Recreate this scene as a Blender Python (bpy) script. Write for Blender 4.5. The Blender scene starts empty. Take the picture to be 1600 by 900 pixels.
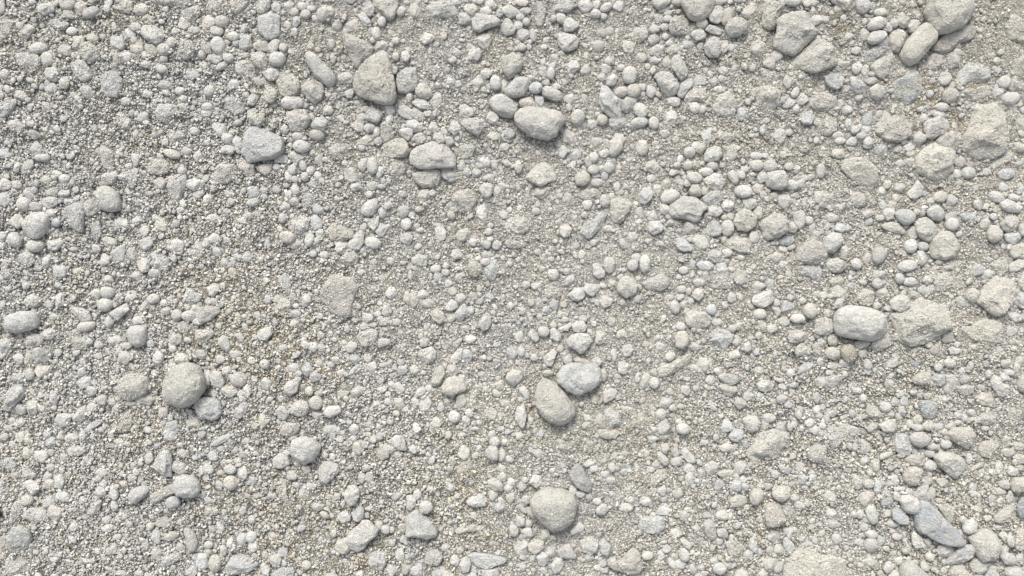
import bpy, bmesh, math, random
import numpy as np
from mathutils import Vector
from mathutils.bvhtree import BVHTree

# ------------------------------------------------------------------ camera, sky, sun, exposure
scene = bpy.context.scene
random.seed(7)
rng = np.random.default_rng(7)
HCAM = 1.30                                  # phone held about 1.3 m above the gravel, looking straight down
cd = bpy.data.cameras.new("camera"); cam = bpy.data.objects.new("camera", cd)
scene.collection.objects.link(cam); scene.camera = cam
cam.location = (0, 0, HCAM); cam.rotation_euler = (0, 0, 0)
cd.sensor_width = 36.0; cd.lens = 36.0 * HCAM / 1.6
cd.clip_start = 0.05; cd.clip_end = 400.0

SUN_EL, SUN_AZ = math.radians(43), math.radians(-16)      # light comes from the top edge of the picture, a little left
world = bpy.data.worlds.new("World"); scene.world = world; world.use_nodes = True
wn = world.node_tree.nodes; wl = world.node_tree.links
bg = wn["Background"]; sky = wn.new("ShaderNodeTexSky"); sky.sky_type = 'NISHITA'
sky.sun_disc = False; sky.sun_elevation = SUN_EL; sky.sun_rotation = SUN_AZ
sky.dust_density = 3.0; sky.air_density = 1.0; sky.ozone_density = 1.0
hs = wn.new("ShaderNodeHueSaturation"); hs.inputs["Saturation"].default_value = 0.30      # thin cloud: a milky sky
wl.new(sky.outputs[0], hs.inputs["Color"]); wl.new(hs.outputs[0], bg.inputs[0]); bg.inputs[1].default_value = 0.12
sd = bpy.data.lights.new("sun", 'SUN'); sun = bpy.data.objects.new("sun", sd); scene.collection.objects.link(sun)
sd.energy = 1.35; sd.angle = math.radians(22); sd.color = (1.0, 0.955, 0.90)
dirv = Vector((math.sin(SUN_AZ) * math.cos(SUN_EL), math.cos(SUN_AZ) * math.cos(SUN_EL), math.sin(SUN_EL)))
sun.rotation_euler = dirv.to_track_quat('Z', 'Y').to_euler(); sun.location = dirv * 5
scene.view_settings.view_transform = 'Standard'; scene.view_settings.look = 'None'
scene.view_settings.exposure = 1.02; scene.view_settings.gamma = 1.0
scene.view_settings.use_curve_mapping = False
scene.cycles.max_bounces = 6; scene.cycles.diffuse_bounces = 1
try: scene.cycles.use_denoising = True
except Exception: pass

# ------------------------------------------------------------------ noise
_perm = np.random.default_rng(3).permutation(256); _perm = np.concatenate([_perm, _perm, _perm])
_grad = np.random.default_rng(4).normal(size=(256, 3)); _grad /= np.linalg.norm(_grad, axis=1)[:, None]
def perlin(p):
    p = np.asarray(p, float); i = np.floor(p).astype(int); f = p - i; i &= 255
    u = f * f * f * (f * (f * 6 - 15) + 10)
    out = 0
    for a in (0, 1):
        for b in (0, 1):
            for c in (0, 1):
                h = _perm[_perm[_perm[(i[..., 0] + a) & 255] + ((i[..., 1] + b) & 255)] + ((i[..., 2] + c) & 255)]
                g = _grad[h]
                d = (f[..., 0] - a) * g[..., 0] + (f[..., 1] - b) * g[..., 1] + (f[..., 2] - c) * g[..., 2]
                w = (u[..., 0] if a else 1 - u[..., 0]) * (u[..., 1] if b else 1 - u[..., 1]) * (u[..., 2] if c else 1 - u[..., 2])
                out = out + d * w
    return out * 1.5
def fbm2(x, y, s, z=0.0, o=3):
    t = 0; a = 1.0
    for k in range(o):
        t = t + a * perlin(np.stack([x * s, y * s, np.full_like(x, z + 7.3 * k)], -1)); s *= 2.05; a *= 0.5
    return t

# picture coordinates (1600 x 900, 1 px = 1 mm on the ground) to metres
def W(px, py): return (px - 800) / 1000.0, (450 - py) / 1000.0

# where the gravel lies coarse and open (left) and where fine sand fills it; brown damp patches
COARSE = [(120, 250, 260, 1.0), (90, 620, 250, 1.0), (250, 820, 200, .8), (380, 380, 120, .5), (60, 60, 160, .8), (620, 850, 120, .4),
          (330, 260, 100, .6), (760, 420, 90, .3), (1560, 830, 120, .5), (1430, 790, 100, .5), (1130, 820, 110, .6), (1200, 620, 120, .4), (1330, 600, 90, .5),
          (1400, 340, 110, .3), (1100, 60, 90, .4), (700, 240, 60, .5), (830, 120, 70, .4), (1130, 280, 90, .5), (680, 720, 120, .5), (1500, 560, 80, .3)]
BROWN = [(370, 522, 60, 1.), (448, 545, 45, 1.), (180, 45, 40, .7), (105, 830, 50, .6), (480, 862, 60, 1.), (555, 868, 40, .9), (720, 340, 30, .4),
         (740, 860, 55, .8), (850, 400, 25, .3), (1308, 36, 25, 1.), (1458, 145, 35, .9), (1500, 180, 40, .8), (1440, 20, 25, .6), (1395, 315, 25, .7),
         (1235, 395, 25, .8), (1140, 470, 20, .3), (85, 430, 30, .5), (300, 770, 30, .5), (745, 355, 20, .5), (60, 140, 25, .5), (350, 790, 60, .6), (25, 140, 25, .5),
         (930, 330, 20, .2), (500, 640, 40, .4), (535, 600, 30, .4), (700, 760, 40, .6), (1000, 690, 50, .6), (1430, 635, 25, .6), (1400, 845, 40, .5),
         (1160, 840, 50, .6), (1530, 790, 35, .5), (340, 460, 60, .6), (700, 445, 30, .5), (895, 235, 20, .4), (1520, 60, 60, .3), (820, 645, 18, .9), (855, 540, 20, .7),
         (250, 700, 50, .4), (420, 345, 35, .5), (465, 690, 40, .5), (540, 245, 25, .4), (785, 80, 20, .3), (1345, 200, 60, .2), (710, 730, 35, .5), (1220, 700, 40, .4), (1380, 700, 50, .3)]
def field(blobs, X, Y):
    t = np.zeros_like(X)
    for bx, by, s, w in blobs:
        wx, wy = W(bx, by); t = t + w * np.exp(-((X - wx) ** 2 + (Y - wy) ** 2) / (2 * (s / 1000) ** 2))
    return np.clip(t, 0, 1)
def coarse(X, Y): return np.clip(field(COARSE, X, Y) + 0.25 * fbm2(X, Y, 9, 20.0, 2), 0, 1)
def brown(X, Y): return np.clip(field(BROWN, X, Y) * (0.32 + 1.0 * fbm2(X, Y, 48, 30.0, 2)), 0, .75)

def rough_ground(X, Y):
    z = 0.010 * fbm2(X, Y, 2.3, 1.0, 2) + 0.0035 * fbm2(X, Y, 14, 2.0, 2)
    c = coarse(X, Y)
    z = z + .0055 * np.abs(fbm2(X, Y, 34, 9.0, 2))                # crumbly clods of damp sand
    z = z + (0.0022 + 0.0024 * c) * fbm2(X, Y, 60, 3.0, 2) + (0.0008 + 0.0009 * c) * fbm2(X, Y, 260, 4.0, 2)
    return z

# ------------------------------------------------------------------ materials
def newmat(name):
    m = bpy.data.materials.new(name); m.use_nodes = True; nt = m.node_tree
    b = nt.nodes["Principled BSDF"]; b.inputs["Roughness"].default_value = 0.95
    b.inputs["Specular IOR Level"].default_value = 0.15
    return m, nt, b
def noise(nt, vec, scale, detail=3, rough=0.6):
    n = nt.nodes.new("ShaderNodeTexNoise"); n.inputs["Scale"].default_value = scale
    n.inputs["Detail"].default_value = detail; n.inputs["Roughness"].default_value = rough
    nt.links.new(vec, n.inputs["Vector"]); return n.outputs["Fac"]
def ramp(nt, fac, p0, p1, v0, v1):
    r = nt.nodes.new("ShaderNodeMapRange"); r.inputs[1].default_value = p0; r.inputs[2].default_value = p1
    r.inputs[3].default_value = v0; r.inputs[4].default_value = v1
    nt.links.new(fac, r.inputs[0]); return r.outputs[0]
def mathn(nt, op, a, b):
    n = nt.nodes.new("ShaderNodeMath"); n.operation = op
    for i, v in enumerate((a, b)):
        if isinstance(v, (int, float)): n.inputs[i].default_value = v
        else: nt.links.new(v, n.inputs[i])
    return n.outputs[0]
def mixc(nt, fac, a, b, mode='MIX'):
    n = nt.nodes.new("ShaderNodeMix"); n.data_type = 'RGBA'; n.blend_type = mode
    for sock, v in ((n.inputs[0], fac), (n.inputs[6], a), (n.inputs[7], b)):
        if isinstance(v, (int, float)): sock.default_value = v
        elif isinstance(v, tuple): sock.default_value = v
        else: nt.links.new(v, sock)
    return n.outputs[2]
DUST = (0.515, 0.497, 0.445, 1)
def stone_material(name, source, bumps):
    """pale limestone: own colour mottled, powder dust in patches, fine pitted grain"""
    m, nt, b = newmat(name)
    tc = nt.nodes.new("ShaderNodeTexCoord"); oi = nt.nodes.new("ShaderNodeObjectInfo")
    add = nt.nodes.new("ShaderNodeVectorMath"); add.operation = 'ADD'
    sc = nt.nodes.new("ShaderNodeVectorMath"); sc.operation = 'SCALE'; sc.inputs[3].default_value = 37.0
    cmb = nt.nodes.new("ShaderNodeCombineXYZ")
    for i in range(3): nt.links.new(oi.outputs["Random"], cmb.inputs[i])
    nt.links.new(cmb.outputs[0], sc.inputs[0]); nt.links.new(tc.outputs["Object"], add.inputs[0]); nt.links.new(sc.outputs[0], add.inputs[1])
    v = add.outputs[0]
    if source == 'OBJECT': col, alpha = oi.outputs["Color"], oi.outputs["Alpha"]
    else:
        at = nt.nodes.new("ShaderNodeAttribute"); at.attribute_name = "tone"; col, alpha = at.outputs["Color"], at.outputs["Alpha"]
    mott = mathn(nt, 'MULTIPLY', ramp(nt, noise(nt, v, 70, 4), .3, .7, .86, 1.13), ramp(nt, noise(nt, v, 300, 4, .75), .3, .7, .76, 1.22))
    fine = ramp(nt, noise(nt, v, 750, 3, .8), .35, .65, .78, 1.18)
    k = mathn(nt, 'MULTIPLY', mott, fine)
    c1 = mixc(nt, 1.0, col, k, 'MULTIPLY')
    geo = nt.nodes.new("ShaderNodeNewGeometry")
    dn = ramp(nt, noise(nt, v, 38, 5, .65), .40, .62, 0.0, 1.0)
    dustf = mathn(nt, 'MULTIPLY', dn, alpha)
    dust = mixc(nt, 1.0, DUST, ramp(nt, noise(nt, v, 500, 3, .8), .3, .7, .74, 1.25), 'MULTIPLY')
    c2 = mixc(nt, dustf, c1, dust)
    # small dark mineral specks
    vo = nt.nodes.new("ShaderNodeTexVoronoi"); vo.inputs["Scale"].default_value = 260; nt.links.new(v, vo.inputs["Vector"])
    sp = mathn(nt, 'MULTIPLY', ramp(nt, vo.outputs["Distance"], .10, .20, 1, 0), ramp(nt, noise(nt, v, 130, 2), .5, .6, 0, .55))
    c3 = mixc(nt, sp, c2, (0.13, 0.125, 0.115, 1))
    nt.links.new(c3, b.inputs["Base Color"])
    h = mathn(nt, 'ADD', mathn(nt, 'MULTIPLY', noise(nt, v, 900, 3, .7), bumps[0]), mathn(nt, 'MULTIPLY', noise(nt, v, 330, 3, .65), bumps[1]))
    bp = nt.nodes.new("ShaderNodeBump"); bp.inputs["Strength"].default_value = 1.0; bp.inputs["Distance"].default_value = 0.001
    nt.links.new(h, bp.inputs["Height"]); nt.links.new(bp.outputs[0], b.inputs["Normal"])
    return m
M_STONE = stone_material("dusty_limestone", 'OBJECT', (1.8, 3.6))
M_PEB = stone_material("pebble_limestone", 'ATTR', (1.4, 2.8))

m, nt, b = newmat("soil_with_gap_shade"); M_SOIL = m  # soil colour also carries painted shade for the gaps under the grains
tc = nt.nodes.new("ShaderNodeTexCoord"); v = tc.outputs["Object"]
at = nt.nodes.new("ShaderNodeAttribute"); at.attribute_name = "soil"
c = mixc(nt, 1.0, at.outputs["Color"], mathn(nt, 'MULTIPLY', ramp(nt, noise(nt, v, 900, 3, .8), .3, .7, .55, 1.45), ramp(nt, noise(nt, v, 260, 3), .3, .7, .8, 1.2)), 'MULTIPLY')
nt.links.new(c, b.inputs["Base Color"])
bp = nt.nodes.new("ShaderNodeBump"); bp.inputs["Distance"].default_value = 0.002; bp.inputs["Strength"].default_value = 1.0
nt.links.new(noise(nt, v, 600, 4, .8), bp.inputs["Height"]); nt.links.new(bp.outputs[0], b.inputs["Normal"])

m, nt, b = newmat("grit_grain"); M_GRAIN = m
at = nt.nodes.new("ShaderNodeAttribute"); at.attribute_type = 'INSTANCER'; at.attribute_name = "tone"
nt.links.new(at.outputs["Color"], b.inputs["Base Color"])

# ------------------------------------------------------------------ catalogue of the stones
# one line per stone, biggest first: x y shape tint exposure ; outline (quarter pixels) or E semi-axes angle ; label
ROWS = """
5084 3566 st 0.45;-194 4 -164 -66 -134 -126 -64 -146 16 -136 96 -106 196 -66 196 34 156 114 -144 134;biggest sandy stone, half buried and cut off by the bottom edge, right of centre
5741 2009 sg 0.6;-191 -39 -61 -109 -1 -149 69 -139 129 -109 169 -59 179 11 149 61 79 101 -1 141 -81 146 -141 121 -141 51;broad low slab covered in grit, right beside the smooth white boulder
6151 831 sd 0.62;-96 -111 -41 -166 59 -186 109 -131 119 -31 124 69 109 129 49 159 -51 164 -131 119 -141 19 -111 -31;tall rough crusty stone near the right edge, above the thin grey flat chip
2353 500 sd 0.85;27 -180 62 -170 92 -100 92 -60 117 20 124 110 107 150 47 155 -23 130 -98 100 -138 60 -143 10 -113 -70 -63 -130;big dusty stone shaped like a rounded triangle, left of the top centre
3464 3173 rd 0.8;-152 -33 -119 -88 -49 -123 41 -118 116 -83 139 -28 126 47 101 97 46 132 -14 139 -69 102 -119 42;large dusty dome-shaped stone standing alone in sand near the bottom centre
5374 2020 rw 1;-156 -20 -144 -65 -114 -95 -54 -108 16 -102 86 -85 136 -55 158 -5 156 50 116 95 66 110 -4 100 -74 85 -134 70 -154 25;largest smooth whitish stone, a rounded oblong right beside the grit-topped slab
1148 2407 rg 1;-123 -7 -98 -77 -38 -127 32 -139 92 -117 127 -47 127 23 92 83 42 123 -28 138 -88 113 -128 73;big round dusty ball-like stone with a smaller grey stone at its lower right
5927 83 rd 0.9;-142 -8 -107 -103 133 -103 151 -23 123 37 83 87 13 117 -52 132 -97 112 -117 57;huge rounded sandy boulder at the top edge, above the long roll-shaped stone
4961 205 ag 0.9;-106 -75 -61 -110 -21 -125 59 -125 104 -75 129 -20 124 30 69 85 9 137 -51 120 -121 85 -116 35 -103 -15;lumpy grey crusty rock lying on the edge of a flatter stone at the top right
3462 2518 rd 0.85;-117 -38 -102 -108 -72 -153 -22 -138 18 -118 68 -58 128 22 133 72 88 122 28 132 -32 112 -77 72 -107 22;large dusty kidney-shaped stone below the pale blue faceted stone
3373 764 rw 0.9;-158 -24 -133 -69 -73 -94 27 -89 122 -64 162 -14 122 36 102 86 47 111 -33 96 -113 46 -148 11;large pale loaf-shaped stone with a shaded lower flank, below the top centre
5849 3283 aB 1;-124 -103 -89 -148 -39 -143 11 -93 71 -23 131 37 171 97 151 122 71 117 11 102 -49 67 -109 37 -121 -23;long sharp blue-grey ridged rock pointing down to the right in the lower right corner
5844 1010 st 0.7;-124 -20 -84 -70 -24 -110 36 -120 96 -95 116 -50 106 10 111 60 76 90 16 120 -44 105 -109 70 -127 30;bun-shaped yellowish stone with a cracked crust, below the whitish angular pair at the right
1634 907 ab 0.85;-102 -57 -74 -112 -14 -117 66 -77 131 -42 141 8 134 43 76 83 -24 103 -74 113 -104 73 -126 53;smooth grey trapezoid-shaped stone, largest in the upper left quarter
2124 1846 sd 0.62;-119 -26 -44 -126 86 -106 116 -46 76 54 71 124 6 144 -54 104 -104 44;mottled gritty stone sunk in sand, left of the middle of the picture
6231 1844 at 0.7;-131 46 -111 -14 -71 -84 9 -124 109 -94 124 -44 99 16 79 66 39 106 -11 134 -51 116 -91 76;large smooth tan wedge-shaped stone narrowing downward near the right edge
4809 2786 sg 0.5;-149 34 -99 -26 -69 -86 31 -106 111 -86 136 -16 111 24 91 74 31 94 -69 89 -129 84;broad gritty grey mound of stone in the lower right, above a thin blue chip
3621 2361 ab 0.9;-139 -16 -101 -71 -51 -91 -11 -91 49 -81 99 -91 131 -51 134 19 109 49 49 84 -1 111 -51 94 -101 59 -136 34;large pale blue faceted stone with sand on its top, above the kidney-shaped stone
5092 358 sd 0.75;-127 -18 -62 -58 -2 -113 48 -108 88 -78 120 -28 123 52 78 72 8 97 -37 92 -92 67 -147 57 -140 12;flat sandy stone tucked under the lower right of the lumpy crusty rock
2708 978 sw 0.9;-143 22 -133 -28 -98 -58 -58 -73 -8 -93 62 -88 97 -58 137 2 137 67 82 72 12 70 -28 82 -88 77 -128 52;bright knobbly oblong rock with a dusty round stone beneath it, upper centre left
6396 176 sd 0.4;-126 4 -86 -66 -16 -106 54 -101 104 -46 99 64 44 114 -26 89 -96 64;large sandy blunt-cornered stone at the right edge, upper right of the pale blue chunk
5663 546 sB 0.4;-118 14 -103 -36 -33 -81 2 -126 57 -116 97 -46 107 24 67 74 7 119 -23 119 -73 84;flat sand-covered slate with a vivid blue streak, below the long roll-shaped stone
5572 787 sg 0.5;-107 -67 -62 -97 28 -97 78 -67 118 3 108 63 28 103 -42 93 -102 43 -110 -17;squarish crusty grey stone half buried between the blue-streaked slate and potato-like stone
5738 279 rt 0.95;-113 61 -78 -19 -18 -84 37 -131 82 -109 112 -69 107 -19 52 41 -8 111 -48 129 -98 101;long smooth roll-shaped tan stone leaning diagonally against the top-edge boulder
5177 2756 sb 0.4;-87 -76 3 -86 93 -96 133 -76 93 4 23 74 -37 124 -87 134;large bluish slanting oblong stone, right of gritty mound, upper left of bright white oval
5378 1079 st 0.6;-128 -19 -108 -69 -58 -94 12 -89 72 -49 102 1 107 71 82 106 22 96 -38 66 -88 21;potato-like sandy stone with a tan left end, lying low at the right
6155 2083 st 0.5;-130 -8 -75 -58 5 -93 85 -68 115 -23 85 37 45 97 -15 92 -85 47 -115 17;ridged sandy stone half buried under the tan wedge near the right edge
4295 1306 sw 0.9;-120 9 -110 -26 -65 -56 -25 -78 45 -74 105 -36 127 -6 90 24 75 74 45 84 -15 62 -75 56 -110 49;white arrowhead-like stone with a long upper ridge, in a cluster right of centre
5713 3608 rw 0.95;-91 -38 -73 -83 -23 -108 7 -88 47 -48 107 2 107 52 27 92 -53 72 -88 22;smooth bright white stone cut off by the bottom edge, under the blue ridged rock
6152 3402 rg 0.85;-102 -42 -62 -77 8 -97 58 -72 88 -12 88 38 48 88 -22 106 -52 68 -82 -2;rounded square dusty cobble beside the lower end of the blue ridged rock
837 2417 rg 0.7;-97 3 -77 -47 -37 -77 33 -82 83 -57 98 -7 83 43 33 73 -27 88 -72 63 -92 33;dusty grey cobble left of the big round dusty ball
5963 244 sd 0.7;-135 46 -73 -24 17 -64 87 -89 122 -79 132 -34 107 1 37 26 -23 81 -83 86 -128 71;large sandy slanting oblong stone, below the top-edge boulder and right of the roll-shaped stone
2258 3349 sw 0.95;-98 31 -78 -19 -28 -59 7 -99 52 -99 104 -39 97 -9 52 31 12 86 -28 101 -78 81;chunky bright block with a rough pitted face near the bottom, left of centre
4363 45 rd 0.95;-98 -65 102 -65 97 -5 67 55 22 85 -23 87 -58 65 -83 15 -103 -20;smooth sandy grey dome cut off by the top edge, above a row of white pebbles
2623 3286 sb 0.85;-83 -56 -53 -86 -18 -108 17 -76 67 -26 109 34 107 69 37 76 -23 64 -83 64;smooth blue-grey half-dome with a pale left rim, right of the chunky bright block
5897 1536 sd 0.75;-85 14 -77 -36 -17 -91 43 -91 78 -46 83 24 53 74 -7 89 -57 79 -82 54;tan-rimmed dusty stone like an upright egg, below the split-looking stone
1906 2810 rw 0.85;-91 -10 -76 -60 -16 -82 54 -70 99 -25 84 20 54 65 -6 95 -51 70 -81 35;plump whitish stone with a smaller grey stone below right, lower left of centre
5946 1756 sd 0.4;-126 14 -86 -36 -6 -66 94 -56 119 4 94 44 -86 64;large half-buried sandy level oblong stone, below tan egg in sand, left of tan wedge
5069 1586 rg 0.55;-104 34 -79 -26 -49 -66 1 -86 61 -66 101 14 61 64 -9 74 -69 59;large grey round stone, lower left of round crusty-topped pebble, lower right of blocky crusty stone
120 3375 ab 0.75;-75 -15 -30 -85 30 -90 75 -65 85 -5 60 45 -10 95 -70 80 -80 35;dark slate-grey slab with a rough face in the bottom left corner
2237 313 ag 0.75;-82 -98 -47 -93 3 -73 63 -48 98 -8 78 37 33 72 3 112 -27 102 -52 37 -77 -23;dusty wedge-shaped stone leaning on the upper left of the big triangular stone
4825 72 sd 0.6;-45 -92 80 -92 75 -32 45 28 15 108 -20 118 -60 93 -65 38 -55 -32;large sandy upright oblong stone at the top edge, upper left of the lumpy crusty stone
6073 469 ab 0.6;-23 -79 32 -69 102 -34 109 21 47 51 -33 61 -83 79 -108 41 -73 -29;rough chunk with a bright pale blue face, below the top-edge boulder at right
5941 2896 sg 0.9;-111 -46 -61 -76 19 -66 79 -26 104 14 79 54 29 94 -21 64 -81 9;crusty grey tilted stone with a clean bluish lower end, above the blue ridged rock
137 2012 rb 0.9;-105 3 -77 -42 -17 -62 53 -67 93 -47 103 -7 93 33 43 53 -27 70 -87 53 -105 28;smooth bluish potato-shaped stone by the left edge
1649 1398 sb 0.2;-74 -48 -19 -98 51 -68 81 2 61 72 -9 92 -69 52;large half-buried bluish blunt-cornered stone, below grey trapezoid, upper left of mottled buried stone
3815 649 ab 0.85;-70 -49 -55 -114 -15 -104 25 -59 70 -24 70 91 35 106 -5 86 -55 41 -70 1;upright white shard with a blue lower end, right of the pale loaf stone
4838 1414 sg 0.8;-98 -4 -58 -49 -8 -79 52 -74 88 -34 78 36 32 66 -38 86 -68 66 -72 26;blocky crusty grey stone above a thin vivid blue sliver
4783 608 st 0.6;-118 -23 -73 -58 17 -68 87 -38 87 42 37 82 -13 72 -63 32;sandy lump with a tan left tip, below the flat stone under the lumpy rock
230 1404 rw 0.8;-92 -4 -50 -54 -10 -79 50 -79 80 -44 75 6 50 56 5 94 -40 76 -70 41;whitish rounded stone with fine scored lines, near the left edge
3931 3519 st 0.85;-121 11 -91 -9 -51 -19 -11 -69 19 -99 59 -79 74 -19 84 31 59 66 -11 71 -71 46 -111 31;crusty pale-rimmed lump of stone by the bottom edge, left of the big sandy mound
769 2629 sd 0.3;-89 -29 -19 -69 71 -69 91 11 31 71 -69 71;large half-buried sandy blunt-cornered stone, below dusty cobble at left, upper left of jagged white shard
467 1356 ab 0.75;-89 -26 -47 -61 3 -81 53 -81 68 -26 58 44 51 99 3 84 -52 49 -79 14;dusty wedge with a clean pale blue face, between scored white stone and bluish egg
2003 436 rw 0.85;-95 -91 -73 -108 -33 -98 17 -46 67 4 95 49 82 89 47 104 12 79 -33 44 -73 -26;smooth white finger-like stone slanting down right, left of the big triangular stone
3388 1090 sg 0.7;-103 25 -68 -25 -28 -70 12 -85 62 -50 87 5 87 45 32 55 -8 78 -58 55;sandy triangular lump rising from the sand below the pale loaf stone
1803 533 sg 0.65;-83 -28 -53 -73 -33 -88 27 -68 67 -33 79 22 62 67 7 82 -43 72 -58 27;large grey blunt-cornered stone, lower left of finger-like white stone, upper right of grey trapezoid
1302 2551 sb 0.85;-92 -51 -22 -66 38 -66 73 -41 83 29 58 69 8 74 -42 59 -72 29;rough blue-grey roundish stone at the lower right of the big dusty ball
5934 898 sw 0.65;-94 -18 -34 -58 16 -80 56 -58 86 2 91 32 36 67 -44 62 -84 32;large whitish level oblong stone, upper right of bun-shaped stone, left of tall crusty stone
6401 420 sg 0.55;-86 0 -51 -55 19 -80 69 -70 69 50 9 80 -66 55;large grey blunt-cornered stone at the right edge, right of the pale blue chunk
127 3527 sg 0.4;-87 -37 43 -67 103 -27 73 43 -67 68 -92 23;large half-buried grey level oblong stone at the bottom edge, below the dark slate slab
4523 656 sw 0.5;-73 -36 -33 -71 27 -86 62 -36 77 24 62 64 7 79 -53 62 -75 14;soft-edged whitish square stone sunk in sand, right of the wide pale oval
680 1246 rw 0.85;-75 -46 -40 -84 10 -76 60 -36 77 24 65 69 10 79 -40 64 -65 24;smooth bluish-white egg-shaped stone in the upper left quarter
698 526 ab 0.6;-58 -56 -8 -91 42 -71 67 -26 67 24 37 84 -18 79 -58 59 -66 -6;blue-grey angular stone with gritty foot, in the upper left quarter
1684 162 ab 0.85;-64 -57 -4 -77 11 -84 64 -57 64 -7 61 58 11 86 -19 83 -64 38 -71 -2;chipped squarish bluish stone with hollowed top, near the top edge at left
1513 3526 sb 0.6;-98 14 -63 -46 -3 -71 57 -46 112 -6 77 34 7 59 -63 59;bluish gritty triangular lump by the bottom edge, left of centre
1166 3040 rb 0.95;-81 -20 -56 -60 -16 -72 44 -60 79 -20 79 30 49 65 -6 70 -56 55 -78 20;small smooth pale dome-shaped stone in the lower left quarter
2897 1254 sd 0.5;-82 -24 -37 -59 33 -74 73 -44 78 16 43 61 -17 76 -72 46;mid-sized sandy blunt-cornered stone, lower right of knobbly pale rock, left of sandy triangular lump
3147 664 rw 0.9;-85 -39 -47 -72 3 -69 53 -39 85 6 83 51 43 73 -17 61 -67 26 -85 -4;bright smooth oval pebble at the upper left end of the pale loaf stone
2546 504 sw 0.8;-61 -39 -6 -79 54 -84 64 -4 54 56 -6 81 -51 76 -68 26;smooth pale upright block touching the right side of the big triangular stone
2474 930 st 0.65;-89 -10 -64 -50 46 -65 76 -30 91 25 56 50 -4 60 -54 60 -79 30;mid-sized tan level oblong stone, left of knobbly pale rock, below big triangular stone
3870 1310 rg 0.5;-60 -60 -10 -80 50 -65 80 -30 60 20 10 85 -40 90 -60 30;mid-sized grey upright oval stone, upper right of pale blue chip, left of arrowhead stone
4495 2117 sb 0.5;-80 13 -65 -57 -15 -72 45 -52 90 -17 65 33 35 73 -5 73 -55 43;low angular pale slab right of the picture centre, above scattered pebbles
5847 799 sw 0.8;-77 -19 -47 -54 13 -69 73 -44 93 1 53 41 -17 71 -67 66 -72 21;mid-sized whitish level oblong stone, above the bun-shaped stone and right of the squarish crusty stone
4358 1988 rg 0.4;-78 -28 -28 -73 42 -58 82 -8 77 52 2 62 -58 52 -78 22;mid-sized half-buried grey round stone upper left of the low angular slab
4836 3214 rt 0.6;-66 -14 -56 -64 -16 -84 34 -69 64 -14 74 46 4 76 -46 76;mid-sized tan round stone, upper left of the big sandy mound and below the gritty mound
2417 41 ad 0.75;-102 -56 73 -56 71 19 43 77 8 87 -32 44 -77 -1;rough grey stone cut off by the top edge, above the big triangular stone
2128 1449 st 0.5;-88 -4 -48 -59 22 -69 82 -19 82 41 12 61 -58 56;mid-sized tan blunt-cornered stone, above the mottled buried stone and lower right of the grey trapezoid
164 389 sb 0.35;-79 -44 -14 -59 66 -44 98 -4 71 36 16 61 -54 51 -89 11;mid-sized half-buried bluish level oblong stone, left of blue-grey angular stone, above scored white stone
1465 645 sb 0.4;-75 -45 -5 -75 50 -45 80 5 65 55 5 77 -55 35 -80 -5;mid-sized half-buried bluish level oblong stone upper left of the grey trapezoid
5132 641 sd 0.5;-92 -1 -52 -51 8 -61 88 -31 88 19 28 59 -42 54 -82 29;mid-sized sandy level oblong stone, below flat stone under lumpy rock, right of tan-tipped lump
1406 1081 sg 0.5;-78 9 -56 -41 4 -71 54 -61 79 -21 64 29 24 64 -36 69 -71 44;mid-sized grey slanting oblong stone, lower left of grey trapezoid, right of bluish egg
1861 751 sg 0.75;-71 -51 -21 -59 49 -66 79 -1 59 44 -1 74 -46 64 -69 9;mid-sized grey blunt-cornered stone, upper right of grey trapezoid, lower left of finger-like white stone
2675 1114 sd 0.7;-95 -24 -45 -44 25 -59 70 -49 85 -9 75 31 25 61 -35 58 -85 16;mid-sized sandy level oblong stone, below knobbly pale rock, left of sandy triangular lump
6009 2727 rt 0.7;-94 -17 -59 -57 51 -57 76 -7 66 53 26 78 -19 53 -69 18;mid-sized tan level oval stone, above crusty tilted stone, lower right of blue-faced stone
5521 421 sg 0.55;-86 -1 -51 -36 29 -76 69 -61 74 -1 39 49 -11 79 -61 49;mid-sized grey slanting oblong stone, upper left of blue-streaked slate, lower left of roll-shaped stone
3042 3500 ab 0.75;-110 -35 -82 -48 8 -40 78 -25 133 -5 118 15 58 35 -2 55 -72 35 -97 0;flat dart-shaped stone pointing right at the bottom edge, left of the lone domed stone
2766 60 aw 0.65;-111 -5 -66 -40 -6 -55 54 -45 89 0 99 40 24 50 -56 40;flat bright angular stone near the top edge, left of top centre
5786 1433 sw 0.85;-71 -33 -46 -65 4 -73 44 -53 64 -13 69 27 44 67 4 79 -36 52 -66 7;cap-shaped pale stone that looks split by a level crack, below the bun-shaped stone
3629 2991 ab 0.9;-74 -21 -49 -71 -19 -96 11 -71 51 -1 73 39 61 87 11 74 -29 54;narrow pointed clean stone leaning above the lone domed stone
3235 549 rb 0.75;-87 26 -55 -19 -5 -69 45 -71 73 -44 70 6 35 51 -15 66 -65 59;speckled blue-grey oval stone above the left end of the pale loaf stone
1958 570 sg 0.75;-73 -30 -38 -60 12 -70 57 -50 67 0 52 50 12 83 -28 60 -63 20;mid-sized grey blunt-cornered stone, below the finger-like white stone and left of the big triangular stone
4655 1378 ad 0.85;-75 12 -55 -38 -5 -76 35 -63 73 -18 65 32 15 67 -45 62;dusty faceted stone left of the blocky crusty stone
4078 3277 sb 0.55;-93 13 -68 -37 2 -57 72 -47 82 23 42 53 -38 53;sunken bluish slab with a round white grain resting on it, bottom right of centre
4172 524 sw 0.85;-74 -44 -47 -72 8 -69 53 -24 76 16 53 66 8 78 -32 51 -57 11;wide pale stone below left of the long leaning oval, right of the shard
4254 165 sd 0.6;-64 -40 -29 -60 26 -55 71 -30 94 -25 76 15 46 45 -14 60 -64 50 -79 20;mid-sized sandy level oblong stone, lower left of top-edge dome, above long pale oval
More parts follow.
